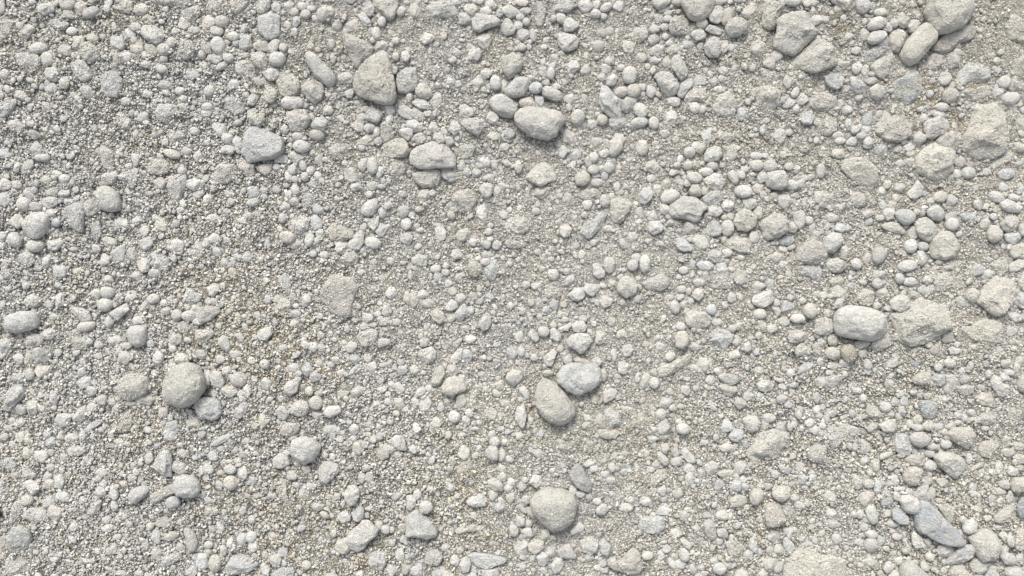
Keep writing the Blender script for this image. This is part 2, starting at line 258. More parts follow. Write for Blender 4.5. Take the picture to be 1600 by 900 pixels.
3199 409 rg 0.75;-64 -19 -39 -59 6 -74 51 -54 71 -9 51 41 11 66 -14 89 -44 56 -61 21;speckled round grey stone, topmost of the column above the pale loaf stone
1024 2899 aw 0.9;-74 21 -39 -49 -14 -79 31 -87 51 -49 46 21 44 91 -4 76 -39 46;jagged white shard with a sharp ridge, above the small pale dome
6102 584 sd 0.4;-102 -14 -22 -49 58 -54 83 -4 58 56 -22 51 -82 21;mid-sized half-buried sandy level oblong stone, below pale blue chunk, above tall crusty stone
86 2481 sb 0.65;-46 -31 -11 -71 44 -78 74 -41 64 -1 24 39 -16 89 -61 84 -56 19;mid-sized bluish slanting oblong stone, below bluish potato stone, left of dusty cobble at left
6004 3469 ab 0.85;-104 61 -54 -9 -4 -64 56 -69 84 -39 66 11 16 51 -44 63;mid-sized bluish slanting sharp-edged stone lower left of the dusty cobble at right
1110 1172 sb 0.65;-50 -42 -10 -77 55 -77 60 -22 30 38 15 98 -25 93 -45 38 -58 -2;mid-sized bluish upright oblong stone, right of bluish egg, lower left of grey trapezoid
4219 2285 st 0.65;-107 45 -89 5 -29 -20 41 -55 101 -85 111 -55 71 5 1 35 -69 75 -94 70;finger-shaped sandy stone slanting up right, lower right of the picture centre
3026 139 sw 0.85;-76 -19 -46 -54 14 -49 64 -39 99 -9 79 21 14 41 -26 64 -61 51 -76 16;mid-sized whitish level oblong stone, right of flat bright stone, upper left of speckled round stone
1805 3122 st 0.55;-70 -72 -45 -122 -5 -132 -25 -42 15 18 75 48 135 28 95 78 15 88 -35 38 -63 -12;mid-sized tan slanting oblong stone lower left of the grey stone under plump one
3710 1411 ab 0.7;-90 44 -60 -11 0 -41 50 -91 85 -71 60 -1 10 49 -25 79 -55 69;pale blue slanted chip right of the picture centre
3622 2139 sw 0.95;-82 -4 -52 -44 -2 -59 58 -49 80 -9 58 26 28 61 3 76 -22 46 -72 29;bright white rounded cobble above the pale blue faceted stone
4104 1770 rg 0.5;-99 0 -44 -35 36 -60 81 -30 76 20 26 50 -64 45;mid-sized grey level oval stone, below arrowhead stone, upper left of low angular slab
4854 1126 rw 0.85;-69 4 -59 -46 -4 -61 46 -56 66 -11 61 44 26 62 -24 54 -59 39;neat rounded-square white stone in the pebble cluster right of centre
2836 2413 rt 0.75;-76 7 -46 -48 14 -63 64 -33 82 22 34 42 -16 62 -66 42;low tan oval stone with sand over its right end, left of the kidney-shaped stone
1044 704 sw 0.55;-54 -49 6 -59 61 -44 76 -9 56 31 -4 71 -54 46 -69 -4;mid-sized whitish blunt-cornered stone, lower right of blue-grey angular stone, left of grey trapezoid
511 444 aw 0.65;-71 -44 -11 -69 34 -49 69 6 61 46 19 74 -31 46 -63 6;mid-sized whitish slanting sharp-edged stone, upper left of blue-grey angular stone, above bluish wedge
955 215 sw 0.7;-75 -35 -45 -65 5 -55 50 -30 75 15 60 55 30 70 -20 45 -65 15;mid-sized whitish slanting oblong stone, upper right of blue-grey angular stone, left of chipped bluish stone
3237 1402 sg 0.4;-72 -22 3 -72 63 -32 63 38 3 68 -57 38;mid-sized half-buried grey blunt-cornered stone, lower left of sandy triangular lump, left of pale blue chip
60 165 st 0.35;E 58 72 0;mid-sized half-buried tan blunt-cornered stone at the left edge, upper left of the blue-grey angular stone
5160 780 sg 0.4;-60 -40 -40 -60 20 -65 70 0 60 40 10 70 -30 55 -60 20;mid-sized half-buried grey blunt-cornered stone, upper left of potato-like stone, below flat stone under lumpy rock
1868 1406 sw 0.5;-76 -16 -28 -51 32 -61 67 -36 62 24 22 59 -28 62 -58 34;mid-sized whitish blunt-cornered stone, upper left of mottled buried stone, lower right of grey trapezoid
3919 1793 rg 0.65;-64 -3 -39 -58 1 -68 46 -43 71 2 51 47 -9 67 -59 37;mid-sized grey round stone, lower right of pale blue chip, upper right of bright white cobble
5642 2775 sb 0.6;-52 -15 -42 -65 18 -85 48 -15 53 35 38 70 -2 80 -42 45;mid-sized bluish upright oblong stone, lower left of blue-faced stone, left of crusty tilted stone
5106 2833 rg 0.6;-71 -3 -51 -43 -6 -63 54 -53 54 62 4 62 -51 42;mid-sized grey round stone, right of gritty mound, upper left of bright white oval
860 2096 rb 0.85;-65 -31 -40 -56 10 -64 50 -51 57 4 45 54 10 74 -30 59 -55 14;smooth blue-grey domed pebble with a flat right side, above the dusty cobble
2355 3500 sb 0.5;-65 -40 -15 -60 55 -50 60 20 35 65 -15 65 -60 20;mid-sized bluish blunt-cornered stone, lower right of chunky bright block, lower left of grey half-dome
3547 262 sw 0.8;-67 -57 -17 -57 43 -42 73 -7 63 33 13 63 -32 58 -57 18;mid-sized whitish blunt-cornered stone upper right of the speckled round stone
4613 1528 st 0.55;-98 -3 -63 -38 -3 -50 57 -38 77 2 62 52 7 52 -53 27;mid-sized tan level oblong stone, below dusty faceted stone, lower right of arrowhead stone
2052 2945 sw 0.75;-57 -25 -32 -55 18 -65 63 -40 68 0 28 45 -12 75 -47 55 -60 15;smooth grey-white stone at the lower right of the plump white stone
5152 2041 sw 0.65;-62 -41 -12 -56 48 -51 66 -11 63 29 28 54 -32 54 -62 39;mid-sized whitish blunt-cornered stone, left of the smooth white boulder and below the round crusty-topped pebble
1082 17 st 0.5;-142 -27 108 -27 103 23 68 45 8 28 -72 18 -122 3;mid-sized tan level oblong stone at the top edge, left of the chipped bluish stone
4599 171 rg 0.9;-67 4 -49 -41 -4 -63 41 -51 69 -11 61 29 21 54 -29 59 -59 34;smooth round ball-like pebble right of a bright white chip at the top
5200 1517 rw 0.85;-62 23 -50 -32 -5 -62 50 -57 70 -17 40 33 5 65 -45 63;round pale pebble above a smooth squat one, right of the blocky crusty stone
986 1043 sd 0.55;-81 2 -26 -53 34 -53 74 -13 64 37 4 52 -56 42;mid-sized sandy level oblong stone, upper right of bluish egg, lower right of blue-grey angular stone
1291 1961 aw 0.85;-71 9 -51 -41 19 -49 79 -41 84 -6 39 29 -11 54 -61 59;mid-sized whitish level sharp-edged stone, above big dusty ball, left of mottled buried stone
1188 100 sg 0.4;E 58 66 0;mid-sized half-buried grey blunt-cornered stone, left of chipped bluish stone, upper right of blue-grey angular stone
5602 253 rt 0.6;-57 17 -42 -43 8 -73 43 -63 58 -28 38 37 8 77 -32 67;mid-sized tan upright oval stone, left of the roll-shaped stone and above the blue-streaked slate
568 1285 sg 0.55;-58 -35 -8 -70 37 -60 47 -15 62 25 32 55 -8 75 -38 45 -53 5;mid-sized grey blunt-cornered stone, left of the bluish egg and upper right of the bluish wedge
5991 3592 rt 0.65;-63 -22 -41 -57 19 -62 54 -22 64 28 9 68 -41 48;mid-sized tan round stone at the bottom edge, lower left of the dusty cobble at right
25 680 ab 0.6;-65 -20 35 -55 75 -65 80 -35 35 30 -15 60 -65 65;mid-sized bluish slanting sharp-edged stone at the left edge, left of the blue-grey angular stone
1539 441 sg 0.45;-64 -31 -9 -63 31 -56 59 -21 51 39 16 74 -34 39 -64 9;mid-sized grey blunt-cornered stone, lower left of the chipped bluish stone and above the grey trapezoid
6176 2800 st 0.55;-71 10 -46 -40 24 -60 74 -20 54 30 -6 60 -46 50;mid-sized tan level oblong stone, right of crusty tilted stone, above dusty cobble at right
5688 3151 rw 0.9;-70 -26 -48 -56 2 -56 47 -31 67 14 52 49 12 64 -33 44;bright white oval stone at the left end of the blue ridged rock
6360 540 sd 0.4;E 60 60 0;mid-sized half-buried sandy blunt-cornered stone at the right edge, right of the pale blue chunk
6320 680 sg 0.2;E 60 60 0;mid-sized half-buried grey blunt-cornered stone upper right of the tall crusty stone
1560 1490 sb 0.15;E 60 60 0;mid-sized half-buried bluish blunt-cornered stone, below grey trapezoid, upper left of mottled buried stone
760 765 sg 0.35;E 58 62 0;mid-sized half-buried grey blunt-cornered stone, below the blue-grey angular stone and above the bluish egg
4455 296 sw 0.85;-55 -6 -35 -46 5 -71 35 -66 47 -26 48 34 25 64 -20 66 -50 39;bright whitish pointed pebble between the top-edge dome and the round ball pebble
4497 1762 sd 0.3;-67 -22 -17 -62 63 -22 73 38 -17 48 -67 28;mid-sized half-buried sandy level oblong stone, above low angular slab, below dusty faceted stone
1169 308 sg 0.5;-19 -68 31 -58 59 -8 46 42 -9 67 -51 42 -54 -18;mid-sized grey blunt-cornered stone, upper right of blue-grey angular stone, left of chipped bluish stone
5277 15 sd 0.65;-97 -35 83 -35 65 25 33 53 -17 45 -77 5;mid-sized sandy level oblong stone at the top edge, upper right of the lumpy crusty stone
5702 2973 rt 0.75;-62 -3 -32 -53 18 -58 68 -33 43 27 18 62 -22 62 -57 27;mid-sized tan round stone, above the bright white oval and left of the crusty tilted stone
2298 2109 sg 0.55;-73 1 -38 -39 22 -59 64 -39 57 21 12 56 -33 56;mid-sized grey blunt-cornered stone, lower right of mottled buried stone, upper left of tan half-buried oval
4015 2630 sd 0.35;-75 20 -45 -40 5 -60 70 -15 65 30 -15 55;mid-sized half-buried sandy level oblong stone lower left of the finger-shaped sandy stone
4246 419 sw 0.75;-54 -29 -31 -74 -1 -79 34 -29 54 31 34 71 9 86 -16 51 -46 11;pale long oval stone leaning on a wider white one, right of the shard
559 329 sw 0.6;-24 -67 21 -54 51 -19 61 31 26 61 -19 56 -54 21 -59 -19;mid-sized whitish blunt-cornered stone, upper left of blue-grey angular stone, left of chipped bluish stone
5800 2555 aB 0.75;-58 -25 -55 -55 0 -57 50 -40 55 15 35 55 0 70 -35 45;squarish pale stone with one clean blue face, in the lower right quarter
4773 1869 sw 0.75;-75 11 -63 -19 -13 -39 37 -59 57 -49 67 11 27 41 -13 53 -63 36;mid-sized whitish level oblong stone, upper right of low angular slab, below blocky crusty stone
501 2140 sd 0.35;-71 -20 -11 -55 49 -40 69 10 29 50 -41 50;small half-buried sandy blunt-cornered pebble, left of blue-grey domed pebble, right of bluish potato stone
232 3217 aw 0.7;-77 -17 -32 -47 38 -42 68 -7 68 38 18 48 -42 33 -72 13;small whitish level sharp-edged pebble, upper right of dark slate slab, left of clean wedge pebble
1778 3579 ab 0.75;-83 11 -48 -29 42 -57 67 -9 57 41 -58 41;small bluish level sharp-edged pebble at the bottom edge, right of the bluish gritty lump
3833 2605 sb 0.45;-63 -40 -13 -55 47 -55 47 55 -13 65 -48 15;small bluish blunt-cornered pebble, lower right of pale blue stone, upper right of leaning pointed stone
5215 501 sb 0.75;-60 -21 -25 -53 35 -56 57 -11 45 44 10 64 -35 44 -55 19;bright white-blue pebble at the lower right tip of the flat stone under lumpy rock
1497 28 rt 0.5;-52 -48 63 -48 58 2 33 37 -12 70 -42 47 -55 2;small tan round pebble at the top edge, upper left of the chipped bluish stone
2122 943 sg 0.4;-67 -13 -12 -53 58 -43 63 12 18 52 -37 52 -62 17;small half-buried grey level oblong pebble, lower left of big triangular stone, right of grey trapezoid
2905 940 sg 0.3;E 66 50 0;small half-buried grey level oblong pebble right of the knobbly pale rock
735 375 sg 0.5;E 44 75 -15;small grey upright oblong pebble, above blue-grey angular stone, left of chipped bluish stone
1602 731 sg 0.55;-54 -41 8 -63 48 -31 58 19 23 64 -32 49 -54 9;small grey blunt-cornered pebble, above the grey trapezoid and lower left of the finger-like white stone
2959 785 sw 0.7;-79 -15 -29 -45 21 -55 56 -25 56 25 31 65 -14 45 -59 15;small whitish blunt-cornered pebble, lower left of bright oval pebble, upper right of knobbly pale rock
4466 1136 sw 0.8;-71 -11 -46 -36 -1 -56 44 -41 64 4 44 49 4 54 -46 34;small whitish blunt-cornered pebble, upper right of arrowhead stone, upper left of dusty faceted stone
1004 1629 sb 0.65;-64 -39 -24 -64 26 -44 56 1 51 61 6 61 -39 31;small bluish slanting oblong pebble, above blue-grey domed pebble, lower right of bluish egg
6367 1567 sd 0.5;-72 -17 -27 -37 53 -57 63 13 13 53 -47 48;small sandy blunt-cornered pebble at the right edge, upper right of the tan wedge
6380 3364 st 0.6;-50 36 -30 -44 15 -84 40 -64 40 36 0 71 -40 66;small tan upright oblong pebble at the right edge, right of the dusty cobble at right
1828 643 rw 0.75;E 72 44 5;small whitish level oval pebble, lower left of finger-like white stone, upper right of grey trapezoid
4461 1237 ab 0.65;-73 3 -46 -27 19 -52 61 -42 61 13 19 48 -31 48 -61 28;thin vivid blue sliver poking out below the blocky crusty stone
592 1434 sb 0.4;-52 -44 -12 -69 38 -44 48 26 18 76 -22 56 -42 6;small half-buried bluish upright oblong pebble, lower right of bluish wedge, lower left of bluish egg
2480 1050 sg 0.4;E 50 62 20;small half-buried grey blunt-cornered pebble, left of knobbly pale rock, below big triangular stone
5406 1858 st 0.5;-56 -28 -6 -58 49 -38 54 22 24 57 -26 52 -56 12;small tan blunt-cornered pebble, above the smooth white boulder and upper left of the grit-topped slab
4349 602 sg 0.65;-74 8 -39 -32 1 -50 51 -42 69 -2 51 38 -9 33 -49 53;small grey level oblong pebble, left of soft-edged white stone, lower right of wide pale oval
6400 3173 sB 0.8;-45 -13 -25 -63 30 -78 40 67 -20 67 -40 27;small bluish upright oblong pebble upper right of the dusty cobble at right
5624 1897 sw 0.85;-64 -7 -34 -42 26 -55 51 -37 56 23 26 48 -14 53 -49 33;small whitish blunt-cornered pebble, upper left of grit-topped slab, upper right of smooth white boulder
261 2224 sw 0.7;-56 -14 -31 -49 19 -54 54 -24 57 16 24 56 -21 51 -56 21;small whitish blunt-cornered pebble, lower right of bluish potato stone, left of dusty cobble at left
2200 3095 rw 0.85;-50 -15 -20 -60 20 -65 48 -35 45 5 25 55 -15 73 -40 35;smooth upright egg-shaped white pebble above the chunky bright block
1537 1048 st 0.55;-59 -38 -22 -68 23 -38 53 -8 55 42 23 67 -17 42 -47 12;small tan slanting oblong pebble, lower left of grey trapezoid, right of bluish egg
6253 1002 sg 0.4;-73 28 -13 -42 47 -62 72 -37 47 8 -3 48 -53 63;small half-buried grey slanting oblong pebble, lower right of tall crusty stone, right of bun-shaped stone
5474 333 sb 0.5;-74 17 -14 -43 36 -53 76 -23 56 12 -14 47 -54 57;small bluish slanting oblong pebble, left of roll-shaped stone, right of flat stone under lumpy rock
1200 1600 sb 0.15;E 60 50 0;small half-buried bluish blunt-cornered pebble, upper right of blue-grey domed pebble, lower right of bluish egg
6360 2580 sd 0.15;E 60 50 0;small half-buried sandy blunt-cornered pebble at the right edge, upper right of the crusty tilted stone
110 3200 sb 0.35;E 50 60 0;small half-buried bluish blunt-cornered pebble, above dark slate slab, left of clean wedge pebble
1880 3100 sb 0.15;E 60 50 0;small half-buried bluish blunt-cornered pebble lower left of the grey stone under plump one
355 140 sb 0.25;E 65 46 0;small half-buried bluish level oblong pebble upper left of the blue-grey angular stone
5156 1249 sg 0.45;-46 -49 14 -59 49 -19 49 41 14 56 -46 46;small grey blunt-cornered pebble, lower left of the potato-like stone and above the round crusty-topped pebble
1201 1858 sb 0.5;-51 -8 -31 -58 19 -53 64 2 39 42 -11 52 -51 42;small bluish blunt-cornered pebble, upper right of blue-grey domed pebble, above small grey ball
1100 850 sw 0.4;E 62 48 -10;small half-buried whitish level oblong pebble, left of grey trapezoid, lower right of blue-grey angular stone
4589 3428 st 0.6;-59 -38 -19 -58 51 -28 56 32 1 62 -39 32;small tan blunt-cornered pebble, left of big sandy mound, right of sunken grey slab
2706 3483 sw 0.65;-61 -13 -26 -48 24 -53 64 -3 34 47 -16 52 -51 27;small whitish blunt-cornered pebble, lower right of the grey half-dome and left of the dart-shaped stone
865 3088 rb 0.85;-63 7 -35 -33 15 -50 60 -46 70 -18 35 22 -15 60 -45 52;clean bluish-white wedge pebble left of the small pale dome
3683 3409 sw 0.7;-58 -9 -23 -54 27 -54 55 -9 47 31 7 61 -38 41;small whitish blunt-cornered pebble, upper left of crusty bottom-edge lump, lower right of lone domed stone
6280 3212 sd 0.65;-70 18 -30 -22 50 -72 65 -42 40 18 -20 60 -60 48;small sandy slanting oblong pebble upper right of the dusty cobble at right
3512 48 sb 0.65;-82 37 -57 -18 -12 -43 48 -38 83 -3 48 27 -12 37;small bluish level oblong pebble at the top edge, upper right of the speckled round stone
812 1108 aw 0.65;-77 -3 -32 -38 38 -56 53 -38 46 22 23 72 8 67 -12 27 -67 17;small whitish angular pebble, upper right of the bluish egg and below the blue-grey angular stone
1023 3083 st 0.6;-83 22 -48 -8 27 -53 67 -53 72 -3 17 27 -23 47 -53 57;small tan slanting oblong pebble, left of small pale dome, right of clean wedge pebble
669 989 sw 0.65;-51 -39 -24 -64 21 -54 46 -19 41 31 16 71 -19 66 -34 21;small whitish upright oblong pebble, above the bluish egg and below the blue-grey angular stone
5657 1354 rb 0.85;-67 -19 -37 -44 23 -46 58 -19 58 21 23 51 -12 51 -47 21;smooth blue-grey oval pebble in the middle of the right side
6246 2416 aw 0.7;-61 -26 -26 -66 4 -56 24 -21 64 -6 44 44 19 69 -21 39 -46 4;small whitish slanting sharp-edged pebble, below the ridged sandy mound and right of the blue-faced stone
5199 2376 aw 0.65;-79 24 -49 -16 1 -46 51 -46 71 -16 41 24 1 52 -39 39;flat grey-white triangular pebble lying lower left of the smooth white boulder
3993 218 sd 0.5;-68 -3 -23 -43 37 -50 59 -18 52 22 -3 57 -43 37;small sandy level oblong pebble, upper left of long pale oval, lower left of top-edge dome
209 2131 sg 0.5;-64 9 -44 -31 -4 -51 41 -41 66 -1 41 34 -9 49 -49 39;small grey level oblong pebble, lower right of bluish potato stone, left of blue-grey domed pebble
5507 2143 sd 0.7;-67 -3 -27 -28 23 -63 53 -33 63 7 13 42 -22 55 -57 32;small sandy slanting oblong pebble, lower right of smooth white boulder, lower left of grit-topped slab
4456 966 sw 0.85;-58 9 -36 -36 14 -54 54 -41 56 4 34 39 -16 49 -54 44;small whitish slanting oblong pebble, below soft-edged white stone, upper right of arrowhead stone
1920 1270 sb 0.25;-50 -20 0 -60 50 -40 50 20 0 60 -50 40;small half-buried bluish blunt-cornered pebble, lower right of grey trapezoid, above mottled buried stone
1350 45 sg 0.35;E 52 55 40;small half-buried grey blunt-cornered pebble at the top edge, left of the chipped bluish stone
5302 2207 rt 0.65;-52 -17 -32 -52 13 -57 48 -22 50 23 18 58 -22 53 -47 18;small brown ball-like pebble below the left end of the smooth white boulder
1876 2552 sw 0.7;-61 -2 -36 -37 4 -55 44 -37 59 3 34 43 -16 53 -46 33;small whitish blunt-cornered pebble, above the plump white stone and right of the small grey ball
1627 379 rg 0.6;-57 -34 -7 -54 38 -39 53 1 43 46 8 58 -32 36 -55 1;small grey round pebble, below the chipped bluish stone and left of the finger-like white stone
6384 1875 sb 0.6;-54 -15 -14 -55 46 -45 46 45 -4 55 -54 25;small bluish blunt-cornered pebble at the right edge, right of the tan wedge
4696 2646 rw 0.7;-61 -26 -16 -51 34 -46 56 -6 39 44 -6 59 -36 34;small whitish round pebble, upper left of the gritty mound and below the low angular slab
6246 1659 sg 0.4;-61 -4 -26 -59 44 -39 49 21 24 66 -16 46;small half-buried grey blunt-cornered pebble, above tan wedge, right of tan egg in sand
1192 3370 rw 0.85;-50 -80 -12 -75 28 -30 46 20 33 70 3 82 -22 40 -34 -20;smooth curved bean-shaped pebble standing upright in the lower left
2673 2219 sw 0.75;-65 1 -43 -34 27 -54 55 -19 52 21 7 56 -33 41;small whitish blunt-cornered pebble, upper left of tan half-buried oval, lower right of mottled buried stone
4459 1425 sw 0.65;-49 15 -34 -40 1 -65 36 -45 49 5 41 45 -9 55 -44 45;small whitish blunt-cornered pebble, lower right of arrowhead stone, left of dusty faceted stone
5227 1659 sw 0.8;-65 -9 -42 -39 3 -47 58 -19 68 11 33 41 -17 46 -52 26;small whitish level oblong pebble, below the round crusty-topped pebble and above the smooth white boulder
675 1115 sw 0.45;E 70 40 -10;small whitish level oblong pebble, above the bluish egg and below the blue-grey angular stone
6202 3598 sw 0.6;-52 2 -22 -58 13 -68 43 -8 48 52 -32 52;small whitish upright oblong pebble at the bottom edge, below the dusty cobble at right
2314 1298 rw 0.65;-59 12 -34 -28 16 -58 51 -53 51 -3 26 42 -14 57 -49 42;small whitish slanting oval pebble, lower left of knobbly pale rock, above mottled buried stone
2231 1508 aw 0.8;-51 -3 -21 -38 24 -68 46 -48 44 12 14 57 -21 54 -53 42;small whitish slanting sharp-edged pebble, above mottled buried stone, lower left of knobbly pale rock
3229 1514 sd 0.35;-74 6 -39 -34 31 -44 71 -4 61 26 -9 41 -59 31;small half-buried sandy level oblong pebble, below sandy triangular lump, lower right of knobbly pale rock
825 1600 sw 0.4;E 42 66 0;small half-buried whitish upright oblong pebble, below the bluish egg and above the blue-grey domed pebble
3447 587 rw 0.8;-67 -27 -37 -49 13 -39 58 -7 68 33 33 51 -17 33 -57 13;small whitish level oval pebble, upper right of pale loaf stone, right of speckled grey oval
512 1965 aw 0.75;-72 -50 8 -40 48 -20 68 40 18 50 -22 35 -57 -5;small whitish slanting sharp-edged pebble, right of bluish potato stone, left of blue-grey domed pebble
5747 2746 rw 0.85;-62 -16 -27 -46 23 -46 65 -6 43 34 3 52 -37 34 -57 9;small whitish level oval pebble, below blue-faced stone, upper left of crusty tilted stone
1290 290 st 0.3;E 36 76 0;small half-buried tan upright oblong pebble, left of chipped bluish stone, right of blue-grey angular stone
780 40 st 0.5;E 60 45 0;small tan level oblong pebble at the top edge, above the blue-grey angular stone
6311 1400 sw 0.7;-61 0 -21 -45 34 -50 59 -10 34 35 -11 55 -46 35;small whitish blunt-cornered pebble, above the tan wedge and right of the tan egg in sand
3076 1689 ab 0.65;-51 -4 -16 -49 24 -71 46 -24 34 21 14 66 -21 61 -41 26;small bluish upright sharp-edged pebble lower left of the sandy triangular lump
4109 2985 st 0.4;-59 5 1 -50 51 -55 61 5 1 35 -29 65 -54 45;small half-buried tan slanting oblong pebble, above sunken grey slab, right of leaning pointed stone
5361 536 sb 0.65;-56 -46 -26 -58 19 -36 61 9 49 44 -1 54 -41 24;small bluish slanting oblong pebble left of the blue-streaked slate
3866 772 sb 0.4;-56 -32 -6 -47 44 -32 64 8 44 38 -26 43 -56 18;small half-buried bluish level oblong pebble lower right of the white and blue shard
1810 2684 sw 0.6;-65 -4 -20 -44 50 -39 60 1 30 46 -50 36;small whitish level oblong pebble, upper left of plump white stone, right of small grey ball
5767 3087 aw 0.9;-67 13 -27 -42 33 -62 38 -17 53 38 13 53 -27 38;sharp white three-cornered chip above the top end of the blue ridged rock
1771 1904 sg 0.35;-61 26 -31 -44 29 -54 59 6 9 56;small half-buried grey blunt-cornered pebble, left of mottled buried stone, upper right of big dusty ball
5940 2402 aw 0.7;-35 -57 10 -62 55 -22 30 28 5 68 -30 58 -45 38 -30 -2;small whitish upright sharp-edged pebble, upper right of blue-faced stone, lower left of ridged sandy mound
6367 3029 rt 0.85;-52 -9 -32 -44 43 -49 53 21 -7 56 -42 41;small tan round pebble at the right edge, upper right of the dusty cobble at right
3543 3452 sw 0.75;-61 -7 -23 -47 17 -57 47 -2 67 38 7 43 -48 33;small whitish blunt-cornered pebble, below the lone domed stone and left of the crusty bottom-edge lump
2421 830 sg 0.65;-36 -50 -11 -68 24 -45 49 0 39 40 -11 65 -41 30;small grey upright oblong pebble, below big triangular stone, upper left of knobbly pale rock
2986 3126 sw 0.7;-76 4 -46 -21 44 -54 56 -16 49 34 -6 42 -56 29;small whitish level oblong pebble, above the dart-shaped stone and upper right of the grey half-dome
5839 388 sg 0.45;-44 -28 1 -58 46 -38 49 12 16 52 -29 52 -49 22;small grey blunt-cornered pebble, lower right of roll-shaped stone, upper right of blue-streaked slate
6157 2614 sw 0.5;-77 16 -37 -34 23 -44 73 -14 43 26 3 46;small whitish level oblong pebble, upper right of crusty tilted stone, right of blue-faced stone
5915 3194 ag 0.55;-65 -44 -5 -54 50 -24 35 36 25 86 -25 26;small grey slanting sharp-edged pebble, upper right of blue ridged rock, right of bright white oval
6115 3537 sg 0.75;-60 -7 -35 -42 15 -47 57 -17 45 33 5 53 -40 33;small grey blunt-cornered pebble at the bottom edge, below the dusty cobble at right
1058 3498 sb 0.5;-73 22 -18 -38 52 -48 72 -8 12 32 -48 52;small bluish slanting oblong pebble, lower left of bean-shaped pebble, lower right of clean wedge pebble
50 2890 sb 0.4;E 52 50 0;small half-buried bluish blunt-cornered pebble at the left edge, above the dark slate slab
1647 35 sw 0.55;-37 -45 48 -50 43 15 8 60 -37 45 -49 15;small whitish blunt-cornered pebble at the top edge, above the chipped bluish stone
4625 1730 sd 0.4;-55 -10 -15 -60 45 -30 45 40 -5 55 -40 30;small half-buried sandy blunt-cornered pebble, below the dusty faceted stone and above the low angular slab
5536 3114 aB 0.5;-46 6 -21 -64 4 -74 29 -24 49 26 24 61 -26 51;small bluish upright sharp-edged pebble, left of bright white oval, upper right of big sandy mound
5072 1702 sb 0.55;-77 -32 -12 -47 48 -22 58 48 8 48 -42 13;small bluish slanting oblong pebble lower left of the round crusty-topped pebble
4882 3082 rt 0.85;-57 -2 -32 -37 18 -52 53 -27 48 18 18 48 -22 48 -52 23;small tan round pebble, below the gritty mound and upper left of the big sandy mound
2340 720 ab 0.7;E 46 56 30;small bluish angular pebble, below big triangular stone, upper left of knobbly pale rock
60 1700 sw 0.35;E 56 46 -20;small half-buried whitish blunt-cornered pebble at the left edge, above the bluish potato stone
1170 2050 sw 0.4;E 56 46 10;small half-buried whitish blunt-cornered pebble, right of blue-grey domed pebble, above big dusty ball
581 3167 sw 0.4;-61 3 -11 -47 59 -42 44 23 -11 53 -46 38;small half-buried whitish slanting oblong pebble left of the clean wedge pebble
1783 1776 sb 0.35;-43 -26 -3 -76 37 -26 37 54 -23 64;small half-buried bluish upright oblong pebble, left of mottled buried stone, below grey trapezoid
6397 2394 rt 0.65;-47 6 -27 -44 33 -74 33 66 -27 51;small tan upright oval pebble at the right edge, lower right of the ridged sandy mound
5466 2579 sg 0.55;-56 -9 -46 -54 14 -39 64 11 54 41 4 46 -46 21;small grey slanting oblong pebble, left of the blue-faced stone and below the smooth white boulder
1273 2097 aw 0.7;-53 -37 57 -35 67 -7 27 33 -3 48 -53 33;small whitish level sharp-edged pebble, above big dusty ball, right of blue-grey domed pebble
2188 1619 sg 0.6;-58 -9 -18 -44 27 -49 57 -9 42 36 -8 46 -48 31;small grey blunt-cornered pebble, above mottled buried stone, lower left of knobbly pale rock
5357 1251 rg 0.4;-55 -1 -37 -41 13 -51 53 -11 48 34 -2 49 -42 34;small half-buried grey round pebble, below potato-like stone, upper right of round crusty-topped pebble
3692 1218 sg 0.5;-72 12 -37 -33 28 -43 63 -13 63 22 8 34 -47 37;small grey level oblong pebble, above pale blue chip, lower right of sandy triangular lump
5849 1334 rw 0.85;-59 -14 -29 -44 11 -52 46 -19 51 26 26 51 -19 41 -49 16;small whitish round pebble, upper right of the split-looking stone and below the bun-shaped stone
5481 577 rg 0.6;-56 -17 -11 -52 39 -37 54 3 34 38 -1 53 -41 33;small grey round pebble, left of blue-streaked slate, upper left of squarish crusty stone
5495 1594 rw 0.7;-47 6 -30 -44 10 -54 50 -29 50 6 20 41 -15 61 -40 41;small whitish round pebble, lower left of blue-grey oval, right of round crusty-topped pebble
2815 1093 ab 0.55;-57 -3 -50 -43 5 -43 70 2 50 32 0 47 -40 27;small bluish level sharp-edged pebble lower right of the knobbly pale rock
3055 2600 sg 0.25;E 50 50 0;small half-buried grey blunt-cornered pebble, lower right of tan half-buried oval, left of kidney-shaped stone
4982 2103 sw 0.75;-62 7 -32 -38 18 -43 66 -13 53 22 -2 42 -47 39;small whitish level oblong pebble, left of smooth white boulder, right of low angular slab
5722 2877 st 0.65;-72 -7 -32 -37 48 -37 60 3 38 43 -12 38 -52 18;small tan level oblong pebble, left of crusty tilted stone, above bright white oval
1178 3573 sb 0.4;-58 -3 -18 -43 42 -43 62 7 2 47 -48 37;small half-buried bluish level oblong pebble at the bottom edge, below the bean-shaped pebble
2648 573 rg 0.75;-50 -13 -28 -48 12 -53 47 -13 52 27 22 49 -23 42 -48 17;small grey round pebble, lower right of smooth upright block, above knobbly pale rock
5764 2366 rt 0.75;-66 9 -44 -21 -4 -44 46 -41 56 -6 36 39 -24 39 -54 29;small tan level oval pebble, above the blue-faced stone and below the grit-topped slab
4469 1598 sw 0.5;-61 -28 -19 -53 31 -28 61 22 51 42 -9 47 -44 12;small whitish slanting oblong pebble, lower left of dusty faceted stone, lower right of arrowhead stone
3380 85 aw 0.6;E 34 72 10;small whitish upright sharp-edged pebble, upper right of speckled round stone, right of flat bright stone
4737 305 sg 0.5;-37 -35 3 -57 43 -30 45 25 13 57 -27 40 -52 15;small grey blunt-cornered pebble, lower right of round ball pebble, lower left of lumpy crusty stone
4575 946 sd 0.4;-60 -26 5 -46 65 -26 40 14 0 59 -25 54 -40 14;small half-buried sandy blunt-cornered pebble, below soft-edged white stone, upper left of neat squarish white stone
